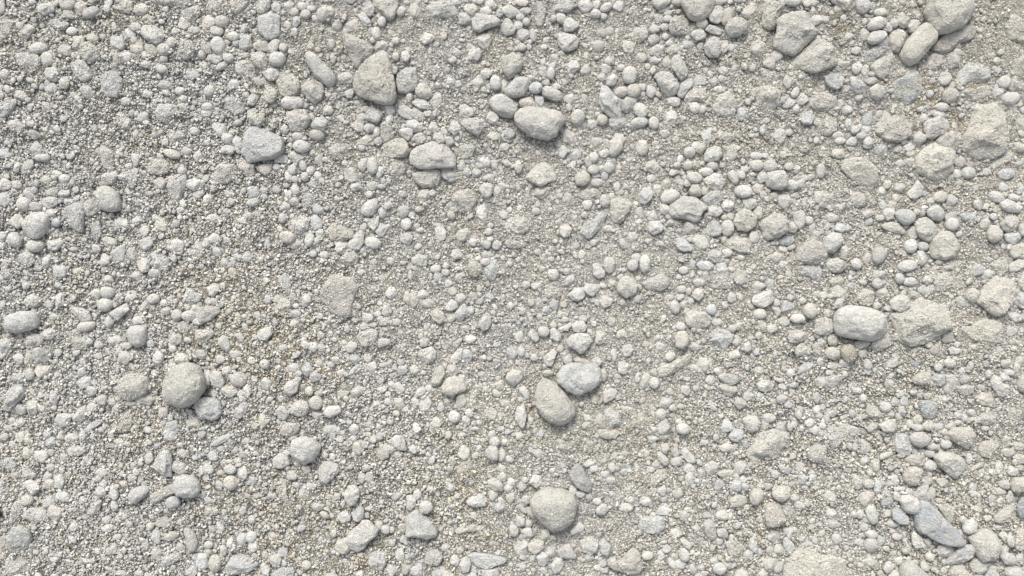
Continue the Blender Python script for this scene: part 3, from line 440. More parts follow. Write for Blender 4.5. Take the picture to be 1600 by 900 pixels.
3173 173 aw 0.8;-48 -3 -18 -58 7 -61 32 -23 50 12 42 42 -13 52 -43 27;small whitish angular pebble, above the speckled round stone and right of the flat bright stone
3802 2709 rt 0.5;-77 -9 -62 -29 38 -29 78 -9 48 31 -12 36 -52 21;small tan level oval pebble, upper right of leaning pointed stone, lower right of kidney-shaped stone
4439 3311 sw 0.75;-44 -41 -9 -66 21 -51 36 -1 39 49 1 69 -29 29;small whitish upright oblong pebble, right of sunken grey slab, lower left of gritty mound
4540 850 sg 0.2;E 60 40 0;small half-buried grey level oblong pebble below the soft-edged white stone
4800 470 sb 0.2;E 60 40 20;small half-buried bluish level oblong pebble, above tan-tipped lump, lower left of lumpy crusty stone
3450 1830 sg 0.2;E 60 40 0;small half-buried grey level oblong pebble upper left of the bright white cobble
5020 2185 sg 0.35;E 60 40 -15;small half-buried grey level oblong pebble lower left of the smooth white boulder
4915 3200 sb 0.3;E 40 60 0;small half-buried bluish upright oblong pebble, upper left of big sandy mound, below gritty mound
208 1879 sw 0.5;-58 11 -38 -29 2 -49 52 -29 57 1 22 41 -28 46;small whitish level oblong pebble, upper right of bluish potato stone, below scored white stone
1495 2372 rw 0.65;E 52 46 0;small whitish round pebble, upper right of small grey ball, upper left of plump white stone
2537 704 sw 0.7;-52 -39 -7 -49 43 -14 63 26 33 51 -22 31 -57 1;small whitish slanting oblong pebble, below smooth upright block, upper left of knobbly pale rock
3930 654 sg 0.7;-45 -14 -15 -49 35 -46 55 -24 25 36 -15 58 -45 36;small grey slanting oblong pebble right of the white and blue shard
5623 3224 aB 0.85;-45 -34 -13 -59 27 -34 52 6 42 46 -13 46 -43 21;small bluish angular pebble, lower left of bright white oval, left of blue ridged rock
15 3050 sb 0.2;E 36 66 0;small half-buried bluish upright oblong pebble at the left edge, above the dark slate slab
5935 598 rt 0.6;-50 -8 -15 -53 35 -38 53 2 25 42 -15 52 -45 27;small tan round pebble, lower left of pale blue chunk, right of blue-streaked slate
2968 1680 rt 0.65;-50 0 -33 -45 7 -50 47 -20 47 20 12 52 -28 45;small tan round pebble, lower left of sandy triangular lump, above tan half-buried oval
1690 590 st 0.5;E 36 65 -30;small tan slanting oblong pebble, above grey trapezoid, lower left of finger-like white stone
5392 35 rw 0.7;E 45 52 0;small whitish round pebble at the top edge, upper left of the roll-shaped stone
2904 2913 st 0.3;-54 7 -14 -43 36 -53 56 7 -4 47 -44 47;small half-buried tan slanting oblong pebble, right of white petal chip, upper right of grey half-dome
4994 1372 aw 0.75;-44 -42 -4 -54 36 -42 41 3 26 48 1 68 -29 38;small whitish upright sharp-edged pebble, right of blocky crusty stone, upper left of round crusty-topped pebble
1510 2557 sw 0.6;-42 13 -25 -42 15 -62 45 -32 35 23 0 58 -35 55;small whitish upright oblong pebble, right of small grey ball, upper left of plump white stone
2490 2766 aw 0.85;-68 -6 -20 -46 20 -46 42 -16 50 52 5 44 -30 24;bright white petal-shaped chip with a pointed corner, below the picture centre
288 55 sw 0.6;E 48 48 20;small whitish blunt-cornered pebble at the top edge, upper left of the blue-grey angular stone
345 3210 sg 0.4;E 48 48 0
170 1620 sw 0.4;E 50 46 -30
5410 3110 st 0.3;E 50 46 0
4186 1229 rw 0.75;-58 6 -31 -34 24 -44 59 -19 49 16 4 41 -41 43
4260 2122 rt 0.7;-42 -12 -25 -47 20 -54 42 -22 38 33 5 56 -35 43
3935 470 rw 0.75;E 44 52 15
2740 2350 sg 0.6;-30 -20 5 -65 35 -60 42 -10 10 50 -25 65 -45 50
905 2495 sg 0.35;E 60 38 0
3216 2358 sg 0.6;-56 2 -16 -48 44 -38 49 2 19 42 -6 57 -36 32
5301 2682 aw 0.55;-91 -47 -11 -32 49 -12 79 18 19 48 -31 18
400 2620 sw 0.55;E 54 42 10
6215 1461 rt 0.7;-45 -1 -25 -51 15 -51 45 -11 40 34 -5 54 -35 39
4477 95 aw 0.8;-52 10 -7 -53 28 -57 43 -15 33 35 8 53 -37 40
6363 1662 sg 0.45;-63 -2 -3 -42 57 -32 57 18 -23 38 -53 38
5724 1194 aw 0.6;-56 16 -14 -34 11 -69 46 -24 41 21 -4 51 -44 41
4280 548 ab 0.65;-50 32 -20 -33 10 -56 50 -48 55 -18 20 17 -10 64 -40 57
6159 2494 st 0.4;-59 -4 -29 -44 41 -34 51 6 31 46 -29 36
3257 2601 sw 0.8;-37 -11 -22 -56 18 -66 35 -11 23 49 8 81 -17 49 -35 19
4131 12 rg 0.75;-56 -32 64 -32 54 8 24 33 -21 46 -51 18
860 310 st 0.3;E 36 62 5
5479 232 rw 0.85;-57 8 -34 -27 11 -44 51 -32 61 -7 31 26 -19 46 -51 33
5586 1425 sd 0.5;-86 -15 -26 -35 24 -30 74 15 64 40 4 30 -56 10
6313 1291 rw 0.7;-63 -21 -23 -46 27 -26 67 9 47 39 -13 34 -53 9
735 270 sw 0.65;E 50 44 10
3805 2465 sg 0.4;E 50 44 0
1365 286 rw 0.7;E 44 50 -10
30 2160 sb 0.2;E 44 50 0
2145 3410 st 0.5;E 44 50 30
4036 1222 ab 0.7;-46 -2 -16 -47 24 -52 49 -12 29 28 -6 58 -36 43
5552 2660 sg 0.55;-67 -10 -32 -30 48 -40 53 10 28 40 -32 35
3565 160 sw 0.65;E 52 42 -10
4685 75 sd 0.3;E 52 42 0
1758 2880 sg 0.4;-50 -10 -8 -50 42 -30 52 20 2 45 -43 35
1690 462 sw 0.65;E 54 40 0
6312 618 rw 0.65;E 54 40 -10
915 1520 sb 0.25;E 60 36 -20
3390 1200 sd 0.3;E 60 36 -5
1435 2450 sg 0.5;E 60 36 0
3847 923 rg 0.65;-37 -43 43 -43 43 7 13 42 -7 57 -37 47
3560 860 sg 0.25;E 46 46 0
6105 1700 sb 0.3;E 46 46 20
1822 2422 sw 0.7;-47 -2 -22 -37 23 -54 46 -22 33 28 -12 53 -42 33
425 20 rt 0.5;E 48 44 0
3639 1115 rt 0.6;-49 0 -29 -35 11 -50 46 -20 46 20 11 45 -34 40
3610 735 rg 0.4;E 42 50 20
1732 370 rw 0.7;E 50 42 5
3655 35 sw 0.5;E 50 42 0
4555 2369 sw 0.8;-67 -14 -35 -39 25 -29 60 -4 60 21 15 39 -25 31
5479 147 rw 0.8;-54 13 -34 -29 11 -42 51 -27 56 -2 26 31 -19 43 -49 33
325 460 sg 0.5;E 36 58 -15
3352 3413 sd 0.4;-52 -13 -2 -43 48 -33 48 17 -12 47 -47 27
505 55 st 0.3;E 40 52 10
5448 3211 rw 0.7;-40 -21 -23 -56 12 -56 34 -11 32 49 2 64 -28 29
1358 2371 sw 0.75;-48 -11 -23 -51 22 -46 44 19 22 54 -18 44
170 200 sg 0.5;E 45 46 40
743 1585 sb 0.55;-53 0 -23 -40 22 -50 42 -15 32 45 -8 50
6331 3570 sw 0.55;-51 -20 -11 -45 49 -20 49 30 -21 40 -46 20
3028 256 sg 0.5;-48 -11 -18 -44 32 -46 42 4 22 44 -3 56 -33 29
4727 3101 rt 0.75;-39 -11 -17 -46 23 -51 45 -21 33 19 3 54 -27 49 -39 24
3012 1325 sw 0.4;E 34 60 5
4540 2960 sg 0.2;E 60 34 0
4784 2411 sw 0.6;-59 -11 -24 -36 26 -36 56 -1 46 29 -4 39 -44 24
2200 1090 sg 0.2;E 44 46 0
1542 268 ab 0.65;E 42 48 20
3195 75 sw 0.5;E 48 42 0
105 1380 sw 0.5;E 48 42 0
275 2318 st 0.5;E 48 42 -10
3610 1838 sw 0.65;E 48 42 0
1998 776 sw 0.8;E 50 40 0
1222 1150 sw 0.55;E 50 40 -5
4380 1510 sg 0.25;E 50 40 20
5240 1830 st 0.25;E 50 40 0
2600 3560 sb 0.3;E 50 40 0
1265 3500 sb 0.35;E 40 50 0
4835 3350 sg 0.2;E 40 50 0
2623 1626 sg 0.3;-53 -16 -3 -46 47 -16 47 34 -3 39 -43 24
315 1268 sw 0.5;E 55 36 10
1633 287 st 0.6;E 52 38 5
3295 645 st 0.6;E 52 38 -25
4645 1197 rw 0.75;E 52 38 5
4615 3131 sd 0.4;-55 -1 -15 -41 45 -31 55 9 5 39 -40 34
5670 1662 rw 0.6;E 58 34 -10
751 1949 aw 0.85;-61 6 -11 -29 39 -54 54 -9 9 31 -11 56 -46 26
2752 1448 sw 0.5;-34 -63 -2 -58 38 -3 33 42 -2 62 -27 32
4110 312 sd 0.5;E 54 36 -10
2596 722 sg 0.6;-56 -22 4 -42 49 -12 54 23 14 40 -46 18
4870 850 sg 0.4;E 44 44 20
375 1690 sb 0.3;E 44 44 0
4078 1045 sg 0.55;E 44 44 0
3750 2630 sg 0.2;E 44 44 0
490 265 sg 0.45;E 42 46 0
3930 295 sd 0.35;E 46 42 20
5052 735 ab 0.5;E 42 46 0
5960 375 sg 0.35;E 42 46 0
345 1520 sw 0.3;E 46 42 0
94 1500 rw 0.6;-46 -10 -24 -45 16 -45 44 0 36 40 -4 45 -39 20
2635 648 sw 0.65;E 60 32 12
4545 1425 rg 0.6;E 40 48 0
2390 2825 st 0.4;E 40 48 0
4553 2437 sg 0.65;-63 -22 -23 -37 47 -22 57 3 17 43 -23 33
2290 140 ab 0.5;E 28 68 -35
222 1535 rw 0.55;E 50 38 -10
4003 690 rw 0.85;E 38 50 -20
4900 1265 sg 0.55;E 38 50 0
1345 3520 rt 0.6;E 38 50 0
3067 3585 sw 0.5;-57 -25 43 -35 53 15 13 35 -37 35
4095 1422 sw 0.75;-47 -12 -30 -37 25 -40 50 -2 35 28 -10 46 -35 28
4136 3184 sb 0.2;-66 -4 24 -44 54 -4 34 36 -46 26
242 303 rw 0.6;E 52 36 -5
372 3010 sw 0.5;E 36 52 10
2589 789 sw 0.65;-49 -29 1 -41 51 -4 51 31 1 39 -49 11
2739 1974 st 0.55;-49 -14 -9 -54 31 -24 46 21 11 51 -29 26
5643 125 st 0.5;E 30 62 -5
4271 1533 ab 0.65;-46 -38 -21 -48 19 -28 54 12 49 35 -1 39 -36 22
5580 2255 sg 0.35;-50 15 20 -65 40 -35 30 25 -10 50 -40 40
902 1652 sw 0.55;E 42 44 0
6078 1848 rt 0.55;E 42 44 0
1445 3015 rt 0.55;E 42 44 0
1375 805 sw 0.45;E 44 42 0
1105 1540 sw 0.5;E 40 46 0
5062 1942 rt 0.65;E 40 46 0
5442 3408 rg 0.55;E 40 46 10
5230 1750 st 0.2;E 46 40 0
658 1905 rw 0.6;E 46 40 -15
1100 2115 sg 0.45;E 46 40 10
4395 2280 sg 0.35;E 46 40 30
5860 2370 sb 0.35;E 46 40 0
4030 1648 rw 0.65;E 34 54 0
540 2038 rg 0.5;E 54 34 -15
3096 3029 sg 0.5;-48 -19 -21 -44 24 -34 44 1 44 41 -6 36 -41 16
3041 1187 sw 0.7;-49 -2 -26 -35 24 -42 44 -22 34 23 9 51 -21 38
2165 490 sg 0.35;E 48 38 0
1885 915 rw 0.6;E 48 38 0
305 2092 sw 0.55;E 48 38 0
205 2545 sg 0.35;E 38 48 0
1080 2670 sb 0.4;E 38 48 0
4315 1425 sg 0.35;-45 -5 -25 -40 35 -35 45 20 5 45 -35 30
3079 2832 rw 0.8;-47 -12 -19 -44 26 -40 39 -2 31 43 1 46 -29 28
3257 3429 sw 0.4;-47 1 -17 -49 38 -29 38 31 -17 46
3808 1655 rg 0.5;E 36 50 -5
2660 2525 sg 0.35;E 36 50 10
2590 1870 sg 0.4;E 30 60 0
5110 2190 st 0.3;E 30 60 0
1120 2920 sg 0.3;E 50 36 0
20 3400 st 0.3;E 30 60 0
6061 3292 rw 0.75;-43 8 -26 -32 19 -47 44 -22 34 28 -11 43 -41 33
1654 2087 sw 0.7;-49 -12 -4 -37 36 -42 46 3 16 38 -24 38 -44 23
3034 2014 sw 0.75;-42 21 -24 -24 6 -59 26 -49 38 1 16 41 -14 56
1135 2245 sw 0.55;E 56 32 -5
5035 2300 sb 0.45;E 56 32 -35
26 1245 sb 0.3;-26 -35 24 -45 44 5 24 40 -26 40 -46 5
4012 924 rt 0.6;-37 -4 -22 -44 28 -44 38 1 28 36 -7 51 -32 31
6327 1488 sb 0.6;-55 -18 -17 -33 33 -33 53 -3 8 47 -37 22
5440 3517 sg 0.3;-60 -7 0 -47 50 3 50 33 -20 33
3958 568 rt 0.6;E 42 42 0
152 1278 rw 0.6;E 42 42 0
1975 2518 rg 0.6;E 42 42 0
2732 620 sw 0.5;E 32 55 15
4545 105 rg 0.6;E 32 55 15
2900 2830 sg 0.3;E 40 44 0
4630 2920 sg 0.25;E 40 44 0
5465 2900 st 0.25;E 40 44 0
1210 2650 st 0.25;E 44 40 0
3790 1880 sg 0.35;E 44 40 0
4920 1918 sb 0.35;E 44 40 0
5905 3440 sg 0.45;E 44 40 0
4446 2926 sg 0.4;-46 -16 4 -46 44 -26 34 24 -6 49 -31 29
4468 1320 sg 0.5;E 46 38 0
3695 1805 sw 0.6;E 46 38 0
257 2850 sw 0.65;E 46 38 5
2920 3304 sd 0.4;-75 6 -20 -24 70 -24 60 16 -10 21 -60 31
4603 2718 ab 0.6;-48 12 -23 -38 37 -38 42 12 7 42 -28 37
3438 2237 aw 0.65;-43 -7 -8 -32 17 -59 44 -32 27 3 12 53 -18 48 -38 23
2914 699 aw 0.75;-44 -34 -4 -44 36 -19 46 21 6 46 -29 31
2076 2571 rw 0.75;-51 -1 -26 -31 14 -33 49 -26 54 4 24 24 -11 39 -41 29
3780 3422 sb 0.5;-40 -22 -10 -57 40 -12 20 58 -20 38
204 3042 sw 0.6;-46 -32 -14 -42 36 -22 46 13 11 50 -19 33 -39 3
100 790 sg 0.3;E 48 36 30
1795 1483 rt 0.65;E 48 36 10
2330 1518 rw 0.6;E 48 36 15
2885 1955 sw 0.6;E 32 54 5
3483 3532 sw 0.75;-38 -2 -13 -47 27 -42 42 -2 17 38 -13 53 -33 28
4811 3524 sg 0.65;-46 -4 -16 -39 39 -39 39 6 4 51 -26 36
2330 1035 rw 0.6;E 33 52 0
2239 3209 sb 0.7;-41 -4 -14 -39 16 -54 36 -19 31 26 1 51 -29 36
2020 88 rg 0.45;E 38 45 0
477 2815 sg 0.45;-57 -5 -17 -35 33 -25 63 5 23 30 -37 30
2205 160 sg 0.3;E 50 34 -20
4190 735 sw 0.4;E 34 50 15
2135 1548 sw 0.7;E 34 50 20
4340 1112 rw 0.65;E 50 34 15
2896 1470 sw 0.5;-51 10 -26 -25 24 -45 49 -15 24 30 -26 42
5735 3383 aw 0.75;-33 -43 -15 -58 25 -18 50 37 -15 42 -33 17
1205 465 sb 0.3;E 40 42 0
2650 1225 st 0.35;E 42 40 0
4540 2655 sb 0.4;E 40 42 0
2150 3230 sw 0.4;E 44 38 0
1720 3500 sw 0.4;E 44 38 30
1764 2582 sw 0.6;-44 -12 -9 -47 16 -42 44 13 16 43 -19 43
3740 1694 sw 0.65;-35 -44 0 -49 42 6 35 36 0 48 -30 26
412 320 sg 0.4;E 46 36 20
395 515 sg 0.25;E 36 46 0
1150 140 sg 0.2;E 36 46 0
2290 880 sg 0.35;E 46 36 0
3098 520 rb 0.6;E 36 46 0
680 1510 st 0.45;E 46 36 30
760 1395 sw 0.4;E 46 36 0
529 2387 sb 0.35;-49 3 1 -47 41 -27 31 33 -19 43
3622 2045 sw 0.65;-47 -10 -17 -38 23 -35 46 -5 33 30 -7 37 -37 25
5201 2207 rt 0.75;-46 3 -31 -32 9 -39 44 -12 39 23 9 41 -31 28
5904 492 sw 0.55;-44 8 -24 -37 26 -37 46 -2 16 38 -19 43
4207 636 sw 0.65;E 58 28 0
885 62 rt 0.5;E 45 36 0
130 600 sg 0.3;E 45 36 -20
2195 2170 sg 0.35;E 30 54 40
1976 1389 ab 0.55;-38 11 -26 -44 4 -49 39 1 39 31 14 41 -21 36
6301 3491 rw 0.8;-51 -11 -21 -39 29 -26 51 9 29 34 -21 34
2380 290 sg 0.2;E 40 40 0
3272 218 sw 0.65;E 32 50 10
2615 865 sg 0.4;E 50 32 0
2990 520 sw 0.3;E 40 40 0
2940 60 sg 0.3;E 40 40 0
1245 1550 sg 0.25;E 40 40 0
778 2235 sg 0.5;E 40 40 -10
3898 2305 sg 0.5;E 40 40 0
4030 2380 sg 0.4;E 32 50 15
1065 2720 sb 0.3;E 40 40 0
690 3430 sg 0.15;E 40 40 0
2662 3170 rw 0.7;E 40 40 0
2740 3570 sw 0.25;E 40 40 0
4365 218 sw 0.6;E 42 38 0
5948 1402 rw 0.65;E 42 38 -15
5690 1538 rw 0.65;E 38 42 20
2541 833 aw 0.8;-53 -13 -21 -33 39 -33 39 17 9 47 -31 17
4405 1663 sb 0.6;-53 -8 -25 -33 25 -28 57 2 25 32 -25 32
298 370 rg 0.6;E 36 44 -20
5420 740 sb 0.4;E 36 44 20
228 930 sb 0.45;E 36 44 0
3865 870 sw 0.5;E 44 36 0
20 960 sb 0.2;E 44 36 0
4810 1040 rg 0.55;E 44 36 0
5550 1338 sg 0.55;E 44 36 -10
5810 2660 sg 0.3;E 44 36 0
1080 3140 rb 0.5;E 44 36 0
6286 1089 sb 0.55;-51 -9 -16 -34 44 -24 49 11 4 36 -36 26
1305 140 sg 0.4;E 34 46 35
2593 62 st 0.4;E 34 46 0
3080 740 sw 0.5;E 34 46 -30
4145 2668 sw 0.6;E 34 46 -10
5400 2795 sg 0.35;E 34 46 0
1343 370 sw 0.5;E 52 30 0
3995 765 rw 0.75;E 52 30 -8
1422 938 sw 0.6;E 52 30 5
1585 1262 sw 0.65;E 60 26 5
2425 2270 sg 0.35;E 60 26 -30
173 1041 sw 0.5;-43 9 2 -46 37 -41 37 -1 7 39 -28 49
3394 3493 sb 0.5;-39 -13 -4 -43 36 -33 36 7 6 47 -29 37
4685 1271 sw 0.65;-47 -26 5 -36 40 -21 40 19 0 44 -30 24
2908 3530 rw 0.7;-38 0 -18 -40 12 -50 37 -10 22 40 -13 48
1403 2146 sw 0.65;-35 -26 -8 -49 22 -36 35 19 22 49 -13 39 -35 4
1713 290 rw 0.75;E 32 48 25
1188 1974 rw 0.65;E 48 32 0
4518 1686 ab 0.5;-43 -36 12 -46 34 14 32 52 2 44 -28 14
3581 417 sw 0.6;-36 -7 -11 -42 29 -37 41 8 9 38 -31 43
4300 2851 sw 0.65;-45 -36 -10 -51 40 9 45 39 0 44 -30 4
2840 800 sw 0.5;E 38 40 0
2542 1490 sw 0.5;E 40 38 0
5920 2110 sg 0.45;E 38 40 10
180 2962 sw 0.55;E 38 40 0
3534 1441 sg 0.6;-34 -31 11 -43 41 -11 26 29 -9 47 -34 19
1658 1057 sd 0.4;-53 -17 -8 -32 47 -27 32 23 2 43 -33 18
2856 2228 aw 0.75;-38 2 4 -43 34 -53 37 -18 14 32 -21 54 -36 32
1028 310 rw 0.6;E 42 36 0
542 572 sw 0.5;E 42 36 15
945 310 st 0.4;E 42 36 0
320 555 sg 0.25;E 42 36 0
1390 137 rg 0.5;E 42 36 0
2305 55 sg 0.4;E 36 42 0
2240 790 st 0.5;E 42 36 10
2905 122 sw 0.6;E 42 36 5
2672 240 sw 0.7;E 42 36 0
2965 340 sw 0.5;E 42 36 10
6275 515 rw 0.5;E 36 42 30
2385 1440 sb 0.45;E 42 36 -10
4728 1033 rg 0.55;E 42 36 0
2828 2310 sg 0.45;E 36 42 0
5125 2380 sw 0.5;E 42 36 0
110 2360 sb 0.3;E 50 30 -10
180 2240 st 0.3;E 30 50 0
5780 1820 sb 0.6;E 50 30 0
790 350 sw 0.5;E 34 44 -25
5360 3010 sg 0.25;E 34 44 0
5260 400 sg 0.3;E 44 34 0
1860 985 sw 0.4;E 44 34 0
6225 1232 rw 0.6;E 44 34 20
2240 2445 st 0.3;E 44 34 0
3295 3332 sw 0.5;E 44 34 0
2567 3142 rw 0.7;-27 -42 3 -47 33 -22 31 18 3 50 -27 38
1980 843 rt 0.5;E 46 32 5
5705 1455 st 0.4;E 32 46 0
1585 3412 sw 0.55;E 32 46 15
6038 2436 sg 0.5;-48 -11 -8 -36 42 -21 42 19 2 36 -33 24
4547 2799 st 0.4;-67 -9 -7 -29 63 -9 43 21 -27 26
570 78 rw 0.7;E 52 28 -28
1035 530 sg 0.4;E 52 28 5
1075 962 rt 0.65;E 56 26 20
1334 1809 aw 0.7;-44 -9 -4 -39 36 -29 41 1 6 41 -24 36
5588 3606 rw 0.75;-38 -1 -13 -41 22 -41 37 -1 12 44 -28 34
1920 2315 sb 0.4;E 38 38 0
3370 635 sb 0.5;E 32 45 0
4640 710 sb 0.3;E 40 36 20
6375 780 st 0.4;E 36 40 0
5410 820 sb 0.3;E 40 36 -40
28 1155 sw 0.5;E 40 36 0
1010 1405 st 0.35;E 36 40 0
1760 990 sg 0.3;E 40 36 0
2860 1585 sg 0.25;E 40 36 0
6050 1080 rw 0.6;E 40 36 0
5500 935 sb 0.25;E 40 36 0
330 2500 sb 0.25;E 36 40 0
2915 2225 sb 0.4;E 36 40 0
6310 2060 sg 0.2;E 36 40 0
4510 3215 sw 0.5;E 36 40 0
5180 3100 sg 0.2;E 40 36 0
4520 290 sg 0.3;E 30 48 0
2882 2500 st 0.5;E 30 48 10
1383 2750 ab 0.6;-58 20 -23 -15 47 -40 62 -20 27 10 -23 35 -53 40
5743 866 rw 0.6;-38 -16 -3 -44 37 -16 39 14 -3 44 -33 24
3822 500 sw 0.65;E 34 42 25
2740 855 sw 0.6;E 34 42 -20
4810 395 sg 0.65;E 42 34 10
5242 960 st 0.45;E 42 34 0
5875 1230 rt 0.6;E 42 34 -10
673 1828 rw 0.5;E 42 34 0
3750 2112 sg 0.55;E 34 42 0
980 3455 st 0.3;E 34 42 0
1020 3260 sg 0.3;E 42 34 0
2230 2805 st 0.4;E 34 42 0
1515 3370 sb 0.45;E 34 42 0
3350 3005 sw 0.5;E 34 42 0
4497 3552 rw 0.7;E 42 34 10
5943 1659 sg 0.4;-53 11 -13 -29 37 -34 47 6 7 31 -33 31
5209 2123 st 0.4;-39 7 -29 -33 31 -33 41 7 11 37 -29 32
6341 1977 aw 0.55;-56 -37 -1 -27 49 -7 39 28 4 38 -31 13
4346 1194 rt 0.7;-41 1 -21 -36 14 -39 37 -4 34 31 -1 36 -31 26
5205 1355 sg 0.3;E 44 32 0
990 2240 rw 0.6;E 32 44 10
3472 2095 sw 0.6;E 44 32 45
4270 2680 rw 0.65;E 44 32 10
975 3355 sw 0.5;E 32 44 0
5760 1610 sw 0.5;-30 -40 10 -45 30 -10 25 40 -10 50 -28 10
1580 620 sg 0.55;E 28 50 30
3660 445 sg 0.55;E 28 50 0
1642 2630 st 0.3;E 28 50 0
5275 1570 sg 0.5;E 24 58 -10
1357 195 sg 0.5;E 46 30 40
3380 830 sg 0.3;E 46 30 0
3090 850 sg 0.3;E 46 30 0
4955 10 rw 0.6;E 46 30 0
5400 455 sg 0.3;E 30 46 20
2538 1400 sw 0.6;E 30 46 0
375 1875 sw 0.45;E 30 46 10
1295 2360 sw 0.5;E 30 46 0
1660 3550 sw 0.45;E 30 46 0
6052 1358 sb 0.55;-57 -18 -22 -28 38 -18 53 12 18 32 -32 20
4928 3409 sb 0.7;-33 -29 -18 -54 22 -19 37 11 22 46 -13 36 -28 11
890 735 sw 0.5;E 38 36 0
3347 550 rb 0.7;E 38 36 0
4370 510 sb 0.3;E 36 38 0
1000 1145 sg 0.4;E 38 36 0
4552 1285 sw 0.55;E 38 36 0
1665 2398 sw 0.5;E 38 36 0
310 3135 sw 0.5;E 38 36 -20
2337 1393 aw 0.6;-42 7 -7 -38 33 -43 28 17 -2 49 -27 27
5712 160 sw 0.75;-37 5 -17 -35 28 -35 43 -15 18 25 -22 50
730 3571 sw 0.5;-90 -41 -30 -21 70 -1 60 29 10 24 -50 -1
6379 2869 st 0.5;-49 -9 -19 -34 41 -19 41 26 -19 31
3180 835 sb 0.3;E 40 34 0
5100 130 sw 0.5;E 40 34 0
5010 620 sw 0.55;E 40 34 -10
3550 1245 sg 0.3;E 34 40 0
4765 1105 sg 0.4;E 34 40 20
500 2600 sw 0.55;E 34 40 30
2445 1830 sw 0.4;E 34 40 20
4628 2520 sg 0.5;E 40 34 0
4120 2170 sw 0.2;E 40 34 0
395 3105 sw 0.5;E 40 34 0
175 2830 st 0.3;E 34 40 0
1985 3160 sg 0.4;E 40 34 0
1300 2930 sg 0.3;E 34 40 0
4310 3000 sw 0.4;E 34 40 -30
5810 2910 rg 0.4;E 40 34 0
480 1700 st 0.3;E 52 26 40
4916 1505 aB 0.6;-51 -5 -16 -27 34 -25 54 0 14 30 -36 25
1295 700 sw 0.4;E 42 32 0
3882 575 rw 0.5;E 42 32 -10
5360 420 aw 0.75;E 28 48 0
5875 720 sw 0.65;E 48 28 15
6160 1400 sw 0.5;E 32 42 20
2220 2240 sb 0.4;E 32 42 10
2062 2685 sw 0.55;E 42 32 0
450 2740 sw 0.6;E 42 32 -10
1522 2950 sw 0.65;E 32 42 0
3922 2191 sw 0.55;-40 4 -22 -31 18 -41 38 -6 18 34 -17 39
4583 1106 rw 0.75;-38 -21 -3 -44 29 -21 32 19 19 49 -8 34 -28 14
4463 189 aw 0.85;-58 1 -33 -29 17 -24 52 1 42 31 -13 21
4857 1610 sg 0.4;-47 0 -7 -40 43 -10 33 25 -17 35
3065 30 sw 0.5;E 44 30 0
1240 1210 sw 0.4;E 44 30 0
3600 972 sb 0.3;E 30 44 20
5212 3272 sw 0.4;E 44 30 20
582 2661 ab 0.65;-57 24 -22 -11 38 -46 53 -16 8 19 -32 44
2495 2525 sg 0.4;-30 -35 25 -35 35 15 0 45 -30 25
4415 855 ab 0.6;-35 -15 -10 -43 25 -35 30 15 15 45 -15 40
1995 995 sg 0.35;E 26 50 0
5820 3080 sg 0.5;E 26 50 0
3766 3185 sw 0.7;-46 5 -6 -37 29 -30 42 0 9 35 -26 30
3740 290 rg 0.4;E 36 36 0
4855 350 sw 0.5;E 36 36 20
3030 1020 sg 0.3;E 36 36 0
4070 1350 sg 0.2;E 36 36 0
2398 2005 sb 0.5;E 36 36 0
2840 2605 rw 0.55;E 36 36 0
4605 2130 sg 0.3;E 36 36 0
5015 2995 sb 0.4;E 36 36 0
1912 1880 sw 0.55;E 34 38 10
3200 2205 sb 0.5;E 34 38 10
5942 1252 sb 0.45;E 38 34 20
628 3075 sw 0.45;E 38 34 0
4600 3035 ab 0.6;E 38 34 0
6396 1434 sg 0.5;-36 -24 4 -44 34 -14 24 36 -16 41
3730 890 sg 0.5;E 46 28 0
4068 570 sw 0.55;E 28 46 10
5080 2685 sw 0.55;E 46 28 0
3560 620 sw 0.4;E 40 32 0
5550 170 sw 0.6;E 40 32 -20
5350 800 sw 0.4;E 32 40 20
655 1625 sg 0.35;E 32 40 0
3515 948 sw 0.4;E 32 40 0
2210 2685 sw 0.45;E 40 32 0
2730 2640 sw 0.4;E 40 32 0
2450 3560 sw 0.5;E 32 40 0
1585 1200 ab 0.7;-37 -25 -5 -35 30 -25 37 15 25 32 -15 34 -35 5
4235 10 rt 0.4;E 42 30 0
4000 362 st 0.4;E 42 30 0
400 1205 sb 0.4;E 42 30 -20
4740 1785 sw 0.45;E 42 30 0
630 2955 sw 0.45;E 42 30 0
4275 3468 rw 0.7;E 30 42 -20
4308 955 rw 0.6;E 37 34 0
6394 1761 st 0.5;-34 -1 -9 -41 26 -41 26 39 -24 34
4142 2867 rw 0.7;-44 -37 -12 -42 33 -2 38 28 13 48 -22 13
3150 535 sw 0.5;E 26 48 20
2655 2130 sg 0.5;E 26 48 35
2502 3465 sw 0.55;E 26 48 10
4707 3410 sb 0.5;E 26 48 -10
1840 2300 sw 0.3;E 48 26 0
5963 2192 sw 0.5;E 48 26 0
4363 1840 sw 0.75;-35 -10 -3 -40 27 -30 35 10 2 42 -33 20
4218 1920 rw 0.65;E 28 44 -15
4935 645 sw 0.5;E 44 28 -20
1850 1528 sw 0.5;E 44 28 -20
5686 1762 rw 0.6;E 44 28 5
1423 868 rw 0.5;E 36 34 0
3700 780 sw 0.4;E 36 34 30
6230 585 sb 0.35;E 36 34 0
225 1300 sw 0.5;E 36 34 0
2520 1322 sw 0.55;E 34 36 0
4950 1155 sw 0.4;E 34 36 0
4710 1485 sw 0.4;E 34 36 0
638 2500 sg 0.45;E 34 36 0
1020 2580 sw 0.35;E 36 34 20
1970 2355 sw 0.6;E 34 36 0
2822 1978 st 0.45;E 34 36 0
4158 2515 sw 0.45;E 36 34 0
185 2750 st 0.25;E 34 36 0
1340 2845 sb 0.35;E 36 34 0
3445 3450 sw 0.4;E 34 36 0
4235 3080 sg 0.35;E 36 34 0
6330 2940 sw 0.4;E 34 36 0
2822 1911 sw 0.6;-40 9 -2 -43 33 -21 38 14 -2 34 -32 29
3035 463 sw 0.6;E 32 38 10
